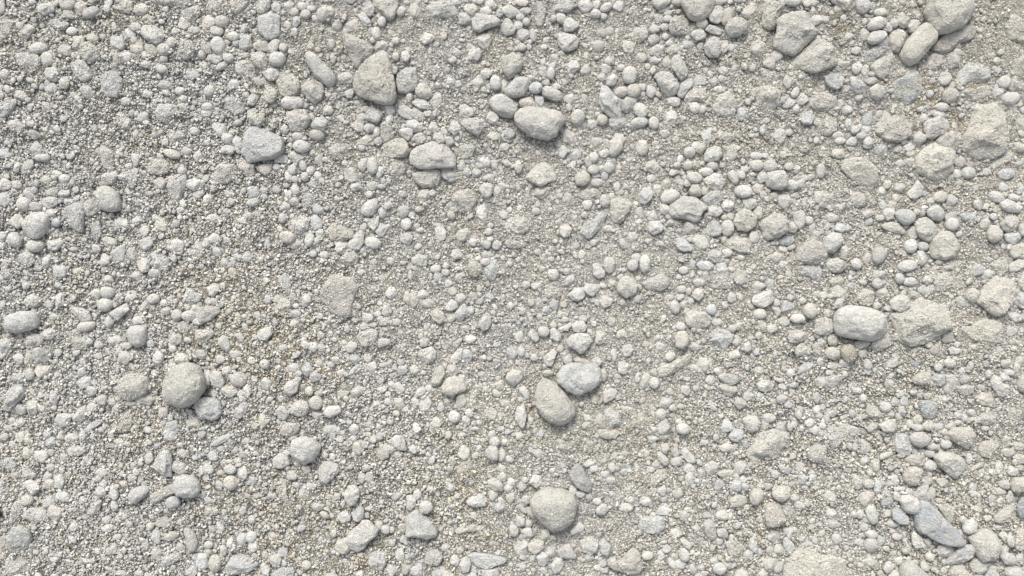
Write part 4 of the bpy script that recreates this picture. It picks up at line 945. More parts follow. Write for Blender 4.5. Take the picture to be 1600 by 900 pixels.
4086 770 rw 0.75;E 32 38 -5
1992 1308 sb 0.5;E 38 32 10
130 2560 sw 0.4;E 38 32 0
3128 2405 st 0.4;E 38 32 0
4748 1962 rg 0.55;E 38 32 0
5450 2670 sg 0.4;E 38 32 0
1570 3355 rw 0.6;E 32 38 20
3640 2261 sd 0.5;-60 -21 -20 -26 30 -11 70 14 20 24 -30 19
5944 1351 ab 0.6;-39 -11 16 -26 48 -36 41 4 6 24 -44 34
435 90 sg 0.5;E 30 40 -35
5395 220 sg 0.3;E 30 40 0
3780 1255 rw 0.65;E 30 40 0
4950 1420 sd 0.3;E 30 40 0
4380 930 st 0.4;E 30 40 20
5125 1690 sb 0.4;E 20 60 0
6370 915 sd 0.2;E 40 30 0
820 1850 sw 0.3;E 30 40 20
5940 2670 st 0.4;E 40 30 0
130 2730 sw 0.3;E 30 40 10
520 2730 sb 0.4;E 24 50 0
1440 2932 rw 0.65;E 40 30 5
2540 3550 st 0.4;E 30 40 20
1300 3190 st 0.3;E 30 40 0
3910 3175 st 0.45;E 40 30 0
6365 2790 sg 0.35;E 50 24 20
1240 980 sw 0.5;E 26 46 0
1498 920 sw 0.5;E 26 46 0
2420 1940 sw 0.45;E 26 46 30
2550 1860 st 0.4;E 26 46 0
5405 2880 sw 0.6;E 26 46 20
6275 3025 sw 0.55;E 46 26 25
4387 148 rt 0.7;E 37 32 -20
4736 1330 sg 0.4;-36 -10 -6 -40 26 -30 29 20 9 45 -21 25
205 830 aw 0.5;E 42 28 35
2440 685 sw 0.6;E 42 28 10
1935 1498 rw 0.6;E 28 42 20
1365 1570 sw 0.5;E 28 42 0
3105 1200 sg 0.4;E 28 42 20
4985 1990 rw 0.65;E 42 28 0
1075 3350 st 0.5;E 42 28 -35
3610 3306 sw 0.5;-50 19 10 -41 45 -16 30 14 -30 36
2394 2142 sw 0.6;-36 -22 6 -27 48 -17 41 8 -4 28 -34 33
1310 572 rg 0.45;E 34 34 0
3805 1050 rw 0.6;E 34 34 0
4163 1148 sg 0.45;E 34 34 0
4735 1175 st 0.35;E 34 34 0
3955 1658 rw 0.75;E 34 34 30
5352 1650 rw 0.6;E 34 34 0
120 2240 sw 0.35;E 34 34 20
4445 1935 rb 0.6;E 34 34 0
2270 1030 sw 0.6;-35 -5 -5 -35 25 -40 30 0 5 48 -25 25
2045 690 sg 0.35;E 36 32 0
2708 798 sw 0.65;E 32 36 30
3865 42 sw 0.6;E 32 36 20
4085 248 sw 0.55;E 36 32 -10
4205 310 st 0.35;E 36 32 0
1108 1970 rg 0.6;E 32 36 0
2495 2425 sw 0.5;E 36 32 0
3398 2072 rw 0.65;E 36 32 0
5532 2542 rw 0.6;E 36 32 0
172 3125 rg 0.65;E 36 32 0
4250 3525 sw 0.5;E 36 32 30
4870 3440 sg 0.4;E 36 32 0
5128 1068 rw 0.6;E 26 44 0
2595 2515 sw 0.4;E 26 44 15
3260 15 st 0.5;E 44 26 0
5190 2580 sw 0.4;E 44 26 0
1220 190 sw 0.5;E 38 30 10
1463 528 sb 0.4;E 38 30 0
1865 855 rg 0.5;E 38 30 0
182 1225 sb 0.5;E 38 30 20
968 1710 rg 0.5;E 38 30 0
1340 1490 sw 0.35;E 38 30 0
3902 1525 sb 0.3;E 30 38 0
3952 1480 sg 0.35;E 30 38 10
602 1835 sg 0.5;E 30 38 0
960 1868 rw 0.55;E 38 30 -10
3279 2452 sw 0.5;-37 -32 1 -42 31 8 29 48 1 38 -29 -2
3458 1717 rg 0.65;-38 -7 -18 -32 18 -32 38 3 18 33 -18 33
4907 2933 ab 0.65;-52 -28 -7 -28 53 2 18 35 -27 12
5995 1014 sg 0.5;-40 -9 -15 -29 25 -29 40 6 15 31 -25 26
5383 2152 ag 0.6;-43 -12 -3 -27 52 -17 37 8 -13 33 -35 18
2855 2145 sg 0.5;E 20 56 35
2650 1840 sw 0.35;E 40 28 -10
4805 2612 rw 0.65;E 40 28 0
5210 2285 st 0.45;E 40 28 0
5650 2508 sb 0.5;E 28 40 0
4705 2864 sd 0.6;-45 -24 -15 -39 35 -4 30 41 -5 31
5552 3545 sw 0.75;-34 10 -17 -30 8 -40 36 -5 23 25 -12 40
2990 5 sw 0.5;E 46 24 0
268 986 rw 0.7;E 46 24 0
2375 1075 sw 0.5;E 24 46 0
715 3080 rw 0.65;E 24 46 -10
4500 10 st 0.4;E 50 22 0
5728 2259 sB 0.2;-48 1 22 -39 42 -9 -8 41
5502 80 rw 0.6;E 42 26 0
290 1635 sw 0.3;E 26 42 20
4412 1075 rw 0.6;E 42 26 0
3245 2100 sg 0.5;E 26 42 0
3319 3207 st 0.45;-34 -37 1 -42 36 23 21 43 -19 23
2310 800 sb 0.5;E 32 34 0
3763 750 rt 0.6;E 32 34 0
905 1445 sw 0.4;E 34 32 0
1777 1297 sw 0.5;E 34 32 0
4155 1308 sw 0.65;E 34 32 0
6112 1280 sw 0.45;E 32 34 0
575 2445 sw 0.5;E 34 32 0
2878 1868 sw 0.55;E 32 34 20
4900 2010 sg 0.5;E 32 34 0
4130 2590 rg 0.5;E 32 34 0
1825 2970 sw 0.55;E 34 32 10
4225 2885 sw 0.5;E 32 34 30
850 170 sw 0.6;E 36 30 0
3785 430 sw 0.5;E 36 30 0
5325 885 sw 0.5;E 36 30 -30
330 1195 st 0.35;E 36 30 0
1295 1520 sw 0.4;E 30 36 0
1548 1610 sw 0.2;E 30 36 0
1335 1365 sw 0.35;E 36 30 0
2882 1038 sw 0.5;E 30 36 0
3778 955 sw 0.5;E 30 36 0
1260 2215 sg 0.4;E 36 30 0
120 2640 sw 0.35;E 36 30 0
2680 1900 sg 0.25;E 36 30 0
4585 2218 st 0.5;E 36 30 0
3880 2085 st 0.5;E 36 30 0
4090 2393 rw 0.75;E 30 36 15
4670 2470 sg 0.3;E 36 30 0
6005 1885 sw 0.4;E 36 30 0
105 2970 sg 0.3;E 36 30 0
930 2865 sg 0.45;E 30 36 0
1770 3450 sb 0.35;E 30 36 0
2845 3505 sw 0.4;E 30 36 0
2815 3040 sw 0.25;E 30 36 0
4308 2930 sw 0.4;E 36 30 10
5230 3365 sw 0.55;E 30 36 10
5890 3015 st 0.5;E 36 30 0
6315 3114 aw 0.6;-30 -4 -5 -54 30 6 33 31 -15 36
2296 1985 ab 0.75;-31 -30 34 -20 39 10 -6 35 -31 20
559 3502 sw 0.4;-59 -12 1 -22 51 -12 31 23 -19 23
2330 1162 sw 0.4;E 28 38 20
2325 2297 sw 0.5;E 28 38 15
4270 1905 sw 0.6;E 28 38 15
5242 1895 sw 0.65;E 28 38 20
3190 3105 sg 0.5;E 28 38 0
3212 3315 rw 0.6;E 28 38 -10
3038 75 rw 0.6;E 38 28 5
5885 670 rw 0.6;E 38 28 5
4370 1770 sg 0.4;E 38 28 0
5492 1718 sw 0.4;E 38 28 0
1840 1958 sw 0.45;E 38 28 0
4040 3132 sw 0.6;E 38 28 30
4518 3333 aw 0.75;-38 -18 12 -35 32 -3 32 32 -23 22 -36 2
4287 3396 sg 0.4;-47 -36 3 -26 43 4 23 39 -17 19
905 1910 sg 0.3;E 24 44 20
2265 2990 sw 0.5;E 24 44 0
5485 3045 sb 0.4;E 24 44 0
848 997 ab 0.6;-28 -35 22 -35 24 3 10 48 -16 38
1805 40 sg 0.4;E 26 40 0
2352 208 rw 0.6;E 26 40 -10
1805 1095 sw 0.4;E 26 40 -20
1300 1250 sw 0.3;E 26 40 0
6375 1180 sb 0.2;E 26 40 20
5898 1930 sb 0.45;E 26 40 0
1370 3030 sw 0.3;E 26 40 0
1400 3435 sw 0.4;E 26 40 0
3135 2845 rg 0.5;E 26 40 0
5900 2490 sw 0.4;E 40 26 0
690 2785 sg 0.3;E 40 26 0
2268 2770 sg 0.4;E 40 26 20
5445 3340 rw 0.75;E 40 26 20
6300 2830 st 0.4;E 40 26 10
1457 228 rw 0.55;E 37 28 0
1072 265 rg 0.6;E 32 32 0
1727 45 ab 0.7;E 32 32 0
312 3032 st 0.55;E 32 32 0
3092 2762 rw 0.75;E 32 32 0
5195 3210 sw 0.5;E 32 32 0
1630 510 st 0.5;E 34 30 0
3710 1062 rw 0.55;E 34 30 0
4575 975 sw 0.55;E 34 30 30
4105 1185 sg 0.3;E 34 30 0
5482 1772 rw 0.5;E 34 30 0
298 1898 sw 0.5;E 34 30 0
520 2320 sb 0.35;E 34 30 0
1740 1860 st 0.3;E 34 30 0
4440 2375 sg 0.35;E 34 30 0
4820 2050 sg 0.35;E 34 30 0
6030 2370 sw 0.5;E 34 30 0
3360 2830 st 0.35;E 34 30 0
5780 3540 sg 0.3;E 34 30 0
2110 165 sg 0.4;E 30 34 0
4343 675 rg 0.5;E 30 34 0
2512 2315 sb 0.6;E 30 34 20
1420 2320 sw 0.5;E 30 34 0
6345 2300 sg 0.5;E 30 34 -20
5590 2515 sw 0.5;E 30 34 20
5640 2570 sw 0.35;E 30 34 0
3250 3260 sw 0.55;E 30 34 0
4655 2765 sb 0.5;E 30 34 -30
3410 3340 st 0.35;-30 -20 20 -40 30 20 -20 40
5422 1338 aw 0.7;E 46 22 -8
2535 350 sw 0.6;E 28 36 0
3788 47 rw 0.7;E 42 24 -30
4118 115 sw 0.5;E 24 42 10
4295 280 sb 0.4;E 36 28 0
860 1720 sw 0.45;E 28 36 20
2225 1165 sw 0.4;E 36 28 -20
3105 1530 sw 0.5;E 36 28 0
4840 1230 sd 0.3;E 36 28 0
4900 1655 sg 0.2;E 36 28 0
190 2340 rg 0.55;E 28 36 10
740 2545 st 0.4;E 28 36 20
12 1895 sw 0.3;E 28 36 0
3550 2250 sg 0.6;E 36 28 -20
4885 2495 sw 0.55;E 36 28 -10
5935 2270 rw 0.55;E 36 28 10
5360 2442 sw 0.45;E 42 24 5
645 3025 sw 0.45;E 24 42 10
2310 2985 sw 0.5;E 28 36 10
2475 3100 sg 0.3;E 36 28 0
2610 3090 sw 0.5;E 28 36 0
3120 3170 sb 0.45;E 36 28 0
4862 3545 rw 0.65;E 28 36 30
5590 3000 sw 0.5;E 28 36 20
1395 410 rw 0.5;E 50 20 -30
2150 1340 sg 0.2;E 50 20 -20
745 2760 st 0.4;E 50 20 0
5716 1842 st 0.6;-36 -42 4 -22 44 8 24 33 -26 18
3083 3092 sw 0.6;-33 -22 7 -32 35 -17 22 18 -3 43 -23 18
3668 1280 sw 0.65;E 33 30 -10
3710 985 rw 0.55;E 30 33 0
3392 452 sw 0.7;E 26 38 15
682 2015 sw 0.65;E 26 38 20
2630 2450 sw 0.5;E 26 38 10
5680 920 sw 0.45;E 38 26 0
5622 1175 sw 0.5;E 38 26 -20
1980 2592 sw 0.45;E 38 26 0
910 3410 sw 0.4;E 22 44 0
3730 1143 rw 0.6;E 37 26 -5
1145 665 sw 0.6;E 32 30 0
290 670 sw 0.4;E 30 32 0
3507 115 rw 0.6;E 30 32 0
3442 460 rw 0.6;E 24 40 0
2805 880 sw 0.5;E 32 30 0
4918 510 aw 0.55;E 24 40 -5
1952 1155 sb 0.4;E 24 40 0
2975 1080 sw 0.5;E 32 30 0
3800 1430 sg 0.3;E 40 24 0
5110 1235 rg 0.5;E 24 40 0
1960 2168 sw 0.5;E 32 30 0
5840 2190 sw 0.45;E 32 30 0
5732 2620 rt 0.6;E 30 32 0
320 2762 sb 0.55;E 30 32 0
1580 3000 sw 0.4;E 24 40 0
3135 2980 sg 0.5;E 32 30 0
4545 3535 sb 0.4;E 30 32 0
4385 2960 sb 0.2;E 24 40 0
4845 2965 sb 0.4;E 40 24 20
5605 3100 sw 0.5;E 24 40 0
6275 3435 sw 0.5;E 40 24 -25
4201 3524 sw 0.6;-31 -24 -11 -44 19 -14 34 26 9 41 -21 11
5775 745 sw 0.5;E 34 28 -20
300 1125 st 0.4;E 34 28 0
5768 1540 rw 0.65;E 34 28 0
4138 3068 sw 0.55;E 34 28 15
5427 3022 rw 0.65;E 34 28 0
5585 3275 sw 0.45;E 34 28 0
6200 3120 sw 0.3;E 34 28 0
3328 222 sw 0.7;E 28 34 0
2740 1735 sg 0.4;E 28 34 0
3990 1330 sg 0.2;E 28 34 0
4285 2435 sg 0.4;E 28 34 -20
6288 2268 sg 0.5;E 28 34 0
580 240 rt 0.45;E 36 26 15
815 212 sb 0.6;E 36 26 20
1010 430 rw 0.5;E 36 26 10
910 400 sw 0.5;E 36 26 0
2433 745 sw 0.6;E 26 36 0
4155 835 sw 0.4;E 36 26 10
5520 262 sb 0.5;E 36 26 -15
6110 675 sw 0.5;E 36 26 0
100 1155 sw 0.4;E 36 26 10
165 1770 aw 0.5;E 26 36 0
730 2120 sw 0.35;E 36 26 0
860 2005 sw 0.4;E 36 26 0
1470 2210 sw 0.3;E 36 26 0
3370 1895 sg 0.35;E 26 36 0
3160 2520 sg 0.3;E 36 26 0
5520 1830 sg 0.3;E 36 26 0
670 3300 sw 0.3;E 36 26 0
3265 3040 sg 0.35;E 26 36 0
5500 3380 sb 0.35;E 26 36 0
4215 1075 sw 0.55;E 42 22 -15
6307 2325 sw 0.6;E 42 22 20
4145 62 sg 0.6;E 46 20 -25
1650 1190 sg 0.3;E 46 20 0
6168 1290 sg 0.5;E 46 20 -25
5185 2325 sw 0.5;E 46 20 0
1428 362 rw 0.6;E 34 27 15
1770 1362 rw 0.5;E 27 34 20
3240 1045 rw 0.6;E 24 38 0
4725 975 rw 0.55;E 38 24 0
6315 3380 rw 0.65;E 24 38 -15
3238 163 rw 0.7;E 30 30 0
3810 200 sg 0.3;E 30 30 0
5420 1615 sg 0.3;E 30 30 0
920 2680 sw 0.25;E 30 30 0
1655 2275 rg 0.5;E 30 30 0
2588 2312 sw 0.5;E 30 30 0
4852 1935 sw 0.65;E 30 30 0
4965 3110 sb 0.3;E 30 30 0
5000 2920 sg 0.2;E 30 30 0
4210 3470 sg 0.3;E 30 30 0
32 465 rw 0.7;E 28 32 0
3810 378 sw 0.5;E 32 28 0
4165 392 st 0.45;E 28 32 0
15 1480 sw 0.45;E 28 32 0
1545 1355 sw 0.3;E 32 28 0
3055 1112 sw 0.5;E 32 28 0
3682 1010 sg 0.5;E 28 32 0
5518 1280 sb 0.55;E 28 32 0
5622 1740 rw 0.6;E 28 32 0
5250 1425 sb 0.5;E 32 28 0
2303 2235 sw 0.5;E 32 28 0
4188 2228 rw 0.7;E 32 28 0
4760 2030 sg 0.35;E 28 32 0
3685 3485 sw 0.5;E 28 32 0
1910 90 rw 0.65;E 33 27 -5
450 195 rw 0.6;E 34 26 5
920 590 sw 0.5;E 34 26 0
1295 668 rw 0.4;E 34 26 0
2508 72 rg 0.6;E 26 34 35
2180 585 sw 0.5;E 34 26 -10
2260 738 sw 0.6;E 26 34 0
2360 880 sg 0.5;E 26 34 0
2850 15 sw 0.4;E 34 26 0
5297 690 sw 0.5;E 34 26 25
405 1115 rw 0.55;E 34 26 -10
1170 945 sw 0.45;E 34 26 0
1847 1190 rw 0.65;E 26 34 -15
3158 918 sw 0.4;E 34 26 0
3045 1590 sg 0.4;E 34 26 0
1042 1942 sw 0.55;E 34 26 0
1375 2245 sw 0.4;E 34 26 0
2915 2625 sw 0.5;E 26 34 0
2940 2120 sw 0.4;E 34 26 0
3060 1850 sg 0.3;E 34 26 0
4575 1860 sg 0.5;E 26 34 0
4880 2665 sw 0.4;E 34 26 0
5275 2270 sg 0.4;E 34 26 0
6370 2260 sg 0.4;E 26 34 0
295 2718 sb 0.5;E 34 26 -20
390 2720 sw 0.4;E 26 34 0
2440 2805 sg 0.4;E 26 34 0
3580 3070 sw 0.45;E 26 34 0
4075 2742 sw 0.5;E 34 26 10
4045 3472 rw 0.5;E 34 26 -10
4500 3025 sb 0.35;E 34 26 20
4995 3155 sb 0.35;E 34 26 0
4270 3220 sw 0.3;E 34 26 0
4600 3280 sb 0.3;E 34 26 0
5912 2778 rw 0.65;E 34 26 0
6285 2750 sw 0.4;E 26 34 0
6245 2910 sw 0.4;E 26 34 10
4495 563 rw 0.5;E 40 22 5
5695 962 st 0.45;E 40 22 -10
3835 2220 sw 0.35;E 20 44 0
4830 2510 st 0.35;E 20 44 -35
1980 1505 sg 0.5;E 22 40 30
1670 1520 sb 0.35;E 22 40 0
2940 3595 sb 0.3;E 44 20 0
6055 2860 sw 0.5;E 22 40 -10
6101 2916 st 0.4;-11 -6 49 -46 39 -6 -31 34 -61 19
5535 2844 aw 0.55;-40 31 -30 -14 35 -24 50 -4 -5 21
915 115 st 0.5;E 36 24 0
1520 345 ag 0.45;E 48 18 10
4090 182 sg 0.5;E 36 24 -15
4540 1580 sw 0.5;E 36 24 10
4805 1770 sb 0.3;E 24 36 0
3735 2262 sw 0.5;E 36 24 20
4480 2012 sw 0.6;E 36 24 5
4345 2170 sw 0.5;E 36 24 15
5135 2140 sw 0.35;E 24 36 0
2387 135 rw 0.65;E 25 34 10
1485 885 rw 0.45;E 28 30 0
5978 1088 rw 0.5;E 28 30 0
2608 2675 sw 0.5;E 28 30 0
3510 1965 st 0.4;E 28 30 0
4100 2905 st 0.3;E 28 30 0
3760 482 sg 0.5;E 30 28 0
4520 442 sw 0.55;E 30 28 0
318 1330 rw 0.6;E 30 28 0
352 1392 rB 0.55;E 30 28 0
680 1750 sw 0.4;E 30 28 0
2920 1072 sw 0.55;E 30 28 0
3035 1525 sw 0.5;E 30 28 0
4630 1095 rw 0.6;E 30 28 20
3975 1612 rw 0.6;E 30 28 0
6270 1170 sb 0.4;E 30 28 -30
620 2150 sw 0.35;E 30 28 0
2830 1820 st 0.4;E 30 28 0
5565 2590 sw 0.45;E 30 28 0
5865 2665 sw 0.5;E 30 28 0
828 2988 sw 0.65;E 30 28 0
1915 3532 rw 0.6;E 30 28 0
2130 2740 sw 0.4;E 30 28 0
5790 3005 sg 0.5;E 30 28 0
985 835 rw 0.5;E 38 22 -30
1853 135 ab 0.6;E 22 38 25
5445 508 rw 0.6;E 38 22 -10
790 635 rw 0.4;E 32 26 0
1265 340 rw 0.5;E 26 32 0
1220 820 rw 0.4;E 32 26 0
480 345 st 0.4;E 32 26 -20
1890 42 rw 0.6;E 32 26 0
3723 87 rw 0.65;E 32 26 0
1828 1060 rw 0.55;E 26 32 0
2725 1680 rw 0.5;E 32 26 0
1672 1875 sw 0.45;E 26 32 0
3460 1910 sb 0.55;E 26 32 0
5105 2490 sb 0.5;E 26 32 0
6280 2360 sw 0.55;E 32 26 0
1915 2932 sw 0.5;E 26 32 0
4156 2802 aw 0.55;E 26 32 0
5050 3395 sw 0.5;E 32 26 10
5375 3390 sw 0.55;E 32 26 0
810 2518 rt 0.5;E 46 18 5
4452 1038 rw 0.6;E 34 24 10
3425 2335 sg 0.45;E 34 24 0
4955 2408 sw 0.5;E 34 24 0
5732 2670 rw 0.65;E 34 24 10
6255 3075 st 0.45;E 34 24 20
105 1045 sw 0.45;E 24 34 10
2392 1330 sb 0.5;E 24 34 -10
3258 2198 rw 0.55;E 24 34 -5
5422 2278 rg 0.5;E 24 34 -5
1140 2835 sw 0.45;E 24 34 0
2825 2880 sw 0.4;E 24 34 -20
4140 2720 sg 0.3;E 24 34 0
2905 2048 sw 0.4;E 40 20 0
3772 2345 rw 0.55;E 20 40 0
4415 3220 sb 0.35;E 40 20 0
4460 3505 sw 0.35;E 40 20 0
2083 365 sw 0.5;E 21 38 0
6162 1075 sw 0.5;E 36 22 -10
6335 1235 rw 0.6;E 36 22 10
1270 3100 sb 0.4;E 18 44 0
4970 580 rw 0.6;E 22 36 30
715 3160 sw 0.35;E 22 36 0
1380 3290 sb 0.4;E 22 36 -20
3537 2045 sw 0.6;-47 0 -7 -10 33 -35 38 -10 8 23 -37 20
5423 885 rw 0.6;E 28 28 0
5002 1146 sw 0.4;E 28 28 0
4350 915 sb 0.3;E 28 28 0
5795 1750 sw 0.5;E 28 28 0
6172 1715 rw 0.6;E 28 28 0
575 2545 sw 0.5;E 28 28 0
5560 2398 sw 0.5;E 28 28 0
2410 3310 rw 0.65;E 28 28 0
1700 3092 sw 0.5;E 28 28 0
3288 3125 sw 0.6;E 28 28 0
4222 2830 sw 0.5;E 28 28 0
5587 146 rw 0.7;E 26 30 0
5075 1425 sw 0.3;E 26 30 0
5430 1380 sb 0.35;E 26 30 0
4670 2168 sw 0.5;E 26 30 0
1440 3395 sw 0.4;E 26 30 0
4030 2830 sg 0.25;E 26 30 0
5800 3390 sg 0.5;E 26 30 20
5170 3450 sw 0.4;E 26 30 0
6270 3350 sw 0.3;E 26 30 0
5350 315 sw 0.5;E 30 26 0
600 1555 sw 0.5;E 30 26 0
850 1380 sw 0.3;E 30 26 0
1405 1635 sw 0.35;E 30 26 0
3185 1405 sg 0.4;E 30 26 0
5508 1195 sw 0.4;E 30 26 0
1332 1885 sg 0.5;E 30 26 0
4925 2525 sb 0.45;E 30 26 0
4340 2300 sg 0.3;E 30 26 0
5060 2640 sw 0.5;E 30 26 0
4180 1865 sg 0.3;E 30 26 0
5140 1845 sb 0.35;E 30 26 0
670 3245 sw 0.3;E 30 26 0
300 2970 sw 0.35;E 30 26 0
1300 3130 sb 0.35;E 30 26 0
3175 3050 sg 0.5;E 30 26 0
3815 3000 sg 0.35;E 30 26 0
4165 3428 sw 0.4;E 30 26 0
4490 3380 sg 0.4;E 30 26 0
4675 3465 sw 0.45;E 30 26 0
4220 3330 sw 0.3;E 30 26 0
5808 2832 rw 0.5;E 30 26 0
5617 3508 rw 0.6;E 30 26 -20
6370 3490 sw 0.3;E 30 26 0
2065 72 rg 0.5;E 24 32 0
2135 740 sg 0.4;E 24 32 0
4085 380 sg 0.5;E 32 24 0
3032 1638 rw 0.65;E 32 24 -10
5680 1015 st 0.5;E 32 24 0
5370 2608 sg 0.5;E 24 32 0
6240 2185 sg 0.35;E 32 24 0
4455 2545 aw 0.6;E 20 38 -40
6025 2610 sw 0.45;E 20 38 -10
3150 1343 sg 0.5;-35 -3 -10 -28 30 -13 25 22 -10 27
4300 1036 rw 0.6;E 28 27 0
4255 2040 rw 0.65;E 28 27 0
5855 1131 st 0.4;-55 -1 5 -11 55 -31 35 4 -15 21 -45 14
3283 70 rw 0.6;E 34 22 0
4890 625 sg 0.5;E 34 22 -20
5248 880 rw 0.6;E 34 22 0
358 1090 sw 0.4;E 34 22 0
795 2162 rw 0.5;E 34 22 0
1240 2010 rw 0.5;E 34 22 0
5607 3355 rw 0.5;E 34 22 5
1895 1035 rw 0.55;E 22 34 -10
3195 3012 sw 0.5;E 22 34 0
4330 3558 rw 0.65;E 22 34 -20
2213 2313 ab 0.5;-38 42 -23 -3 27 -38 39 -23 7 17
1778 808 sw 0.5;E 27 27 0
1942 1068 rw 0.6;E 26 28 30
2425 1285 sw 0.55;E 26 28 0
5575 1280 at 0.5;E 26 28 0
1552 2428 sw 0.55;E 26 28 0
1933 2445 rw 0.7;E 26 28 0
1300 1880 sg 0.3;E 26 28 0
4940 2332 rw 0.55;E 26 28 0
1340 3195 sg 0.35;E 26 28 0
4655 3040 sw 0.5;E 26 28 0
5415 3245 sg 0.4;E 26 28 0
1125 570 rw 0.6;E 28 26 0
1843 78 rg 0.5;E 28 26 0
3465 365 sg 0.4;E 28 26 0
5238 62 st 0.5;E 28 26 0
443 968 sw 0.5;E 28 26 0
1140 1068 rw 0.6;E 28 26 0
1805 1215 sw 0.4;E 28 26 0
3822 1770 st 0.4;E 28 26 0
5545 1152 sw 0.4;E 28 26 0
1840 2015 sg 0.4;E 28 26 0
2278 2042 sw 0.5;E 28 26 0
2388 2430 sw 0.4;E 28 26 0
5390 2210 sg 0.4;E 28 26 0
400 2855 sw 0.5;E 28 26 0
320 2918 rw 0.5;E 28 26 0
4640 3000 sb 0.4;E 28 26 0
4925 3318 sw 0.5;E 28 26 0
5810 3480 rw 0.55;E 28 26 0
2070 2719 aw 0.55;-50 -19 30 -19 22 36 0 21
3090 1025 sw 0.4;E 24 30 0
3825 2010 sg 0.35;E 24 30 0
5105 2560 sw 0.4;E 24 30 0
4890 2415 sg 0.4;E 24 30 0
5985 2595 sw 0.5;E 24 30 0
1260 2940 sw 0.4;E 18 40 0
2375 2725 sw 0.5;E 24 30 20
1520 3190 sb 0.3;E 24 30 0
3075 2720 sw 0.55;E 24 30 0
3300 3275 sg 0.5;E 24 30 0
4560 3225 sw 0.4;E 24 30 0
4130 3470 sw 0.3;E 24 30 0
5690 3075 sg 0.4;E 36 20 0
6085 3085 sw 0.45;E 36 20 20
5900 3565 sw 0.4;E 24 30 0
4520 495 sw 0.5;E 30 24 20
2028 1595 rw 0.5;E 30 24 0
3540 1695 sb 0.5;E 30 24 0
3285 1780 sw 0.4;E 30 24 0
4272 1690 rw 0.6;E 30 24 -10
5820 1262 sw 0.4;E 30 24 0
700 2130 sw 0.3;E 30 24 0
940 2150 sb 0.3;E 30 24 0
60 2680 sw 0.3;E 30 24 0
1515 2460 sw 0.5;E 30 24 0
2430 2510 sg 0.35;E 30 24 0
2355 2525 sw 0.35;E 30 24 0
4615 2035 sw 0.5;E 30 24 0
4740 2315 sg 0.3;E 30 24 0
5800 2475 sg 0.4;E 30 24 0
1520 2840 sw 0.35;E 30 24 0
2073 278 rw 0.55;E 21 34 0
5232 845 rw 0.6;E 32 22 -20
3855 1168 rw 0.6;E 22 32 0
3252 108 rw 0.6;E 27 26 0
3683 2900 sw 0.5;-43 0 -3 -20 37 -15 27 15 -23 20
2358 822 rw 0.6;E 20 34 0
2000 1460 sw 0.5;E 20 34 20
3635 1595 sw 0.4;E 20 34 0
4195 1390 st 0.3;E 34 20 0
870 3580 sw 0.5;E 34 20 10
3770 3560 sw 0.45;E 34 20 0
1527 178 sg 0.5;E 26 26 0
2815 515 sw 0.5;E 26 26 0
4460 510 sg 0.5;E 26 26 0
4700 420 sw 0.4;E 26 26 0
425 1255 sw 0.4;E 26 26 0
975 1365 sw 0.3;E 26 26 0
1840 1262 aw 0.7;E 26 26 0
2270 1560 sb 0.35;E 26 26 0
2955 1510 sg 0.3;E 26 26 0
4068 1118 rw 0.5;E 26 26 0
4975 1055 sg 0.3;E 26 26 0
5055 1380 rw 0.4;E 26 26 0
4770 1220 sg 0.3;E 26 26 0
1912 2158 sw 0.5;E 26 26 0
3983 1868 rw 0.6;E 26 26 0
4778 2655 sw 0.5;E 26 26 0
5105 1845 sg 0.35;E 26 26 0
700 2710 sw 0.5;E 26 26 0
2520 3370 sw 0.3;E 26 26 0
1900 3050 sw 0.3;E 26 26 0
3140 2930 sw 0.5;E 26 26 0
2785 3420 sw 0.3;E 26 26 0
6080 3042 sw 0.6;E 26 26 0
1798 157 sg 0.5;E 27 25 0
2675 705 sg 0.5;E 28 24 0
3260 295 rw 0.5;E 28 24 0
4173 118 rw 0.5;E 28 24 0
5105 760 st 0.5;E 24 28 0
1988 1100 rw 0.5;E 24 28 0
2335 1640 sw 0.3;E 28 24 0
3565 1748 sw 0.6;E 28 24 0
3350 1785 sw 0.5;E 28 24 0
4930 1042 rw 0.4;E 28 24 0
5625 1022 sw 0.5;E 28 24 0
330 1980 sw 0.4;E 28 24 0
520 2565 sw 0.4;E 24 28 0
1340 2460 sw 0.35;E 28 24 0
2755 2545 sb 0.4;E 24 28 0
3345 2110 sb 0.5;E 24 28 0
3715 2495 st 0.4;E 28 24 0
4260 1808 rw 0.5;E 28 24 0
4990 2590 sw 0.45;E 24 28 0
5620 2460 sw 0.4;E 28 24 0
1125 3420 sw 0.3;E 28 24 0
1830 2735 sw 0.5;E 28 24 0
2370 3282 rg 0.55;E 24 28 0
2100 3105 sw 0.4;E 24 28 0
1575 3248 rw 0.5;E 24 28 0
1305 3405 rw 0.5;E 28 24 0
1300 3450 st 0.4;E 28 24 0
3765 3515 sw 0.5;E 28 24 0
3210 660 sg 0.4;E 30 22 0
5303 232 sw 0.5;E 30 22 0
6230 380 st 0.4;E 30 22 0
2440 1630 sw 0.3;E 30 22 0
2868 1735 sw 0.55;E 30 22 0
3140 1165 sg 0.3;E 30 22 0
2150 2460 st 0.3;E 30 22 -20
4552 2278 st 0.5;E 30 22 10
775 3025 st 0.3;E 30 22 0
2485 2840 sw 0.4;E 30 22 0
3945 3128 sw 0.4;E 30 22 0
5822 2790 rw 0.65;E 30 22 0
5375 3212 rw 0.5;E 22 30 0
3315 488 sw 0.5;E 36 18 5
4153 172 rw 0.6;E 28 23 0
5300 775 rw 0.5;E 20 32 -10
1905 1463 rw 0.5;E 32 20 -10
4895 1555 sw 0.4;E 32 20 20
1502 2108 rw 0.45;E 20 32 -25
4622 1855 sw 0.5;E 20 32 -40
3988 2360 rw 0.6;E 20 32 15
1770 298 rg 0.5;E 25 25 0
3760 205 sg 0.4;E 26 24 0
2785 1702 rw 0.5;E 26 24 0
1852 2215 sw 0.5;E 26 24 0
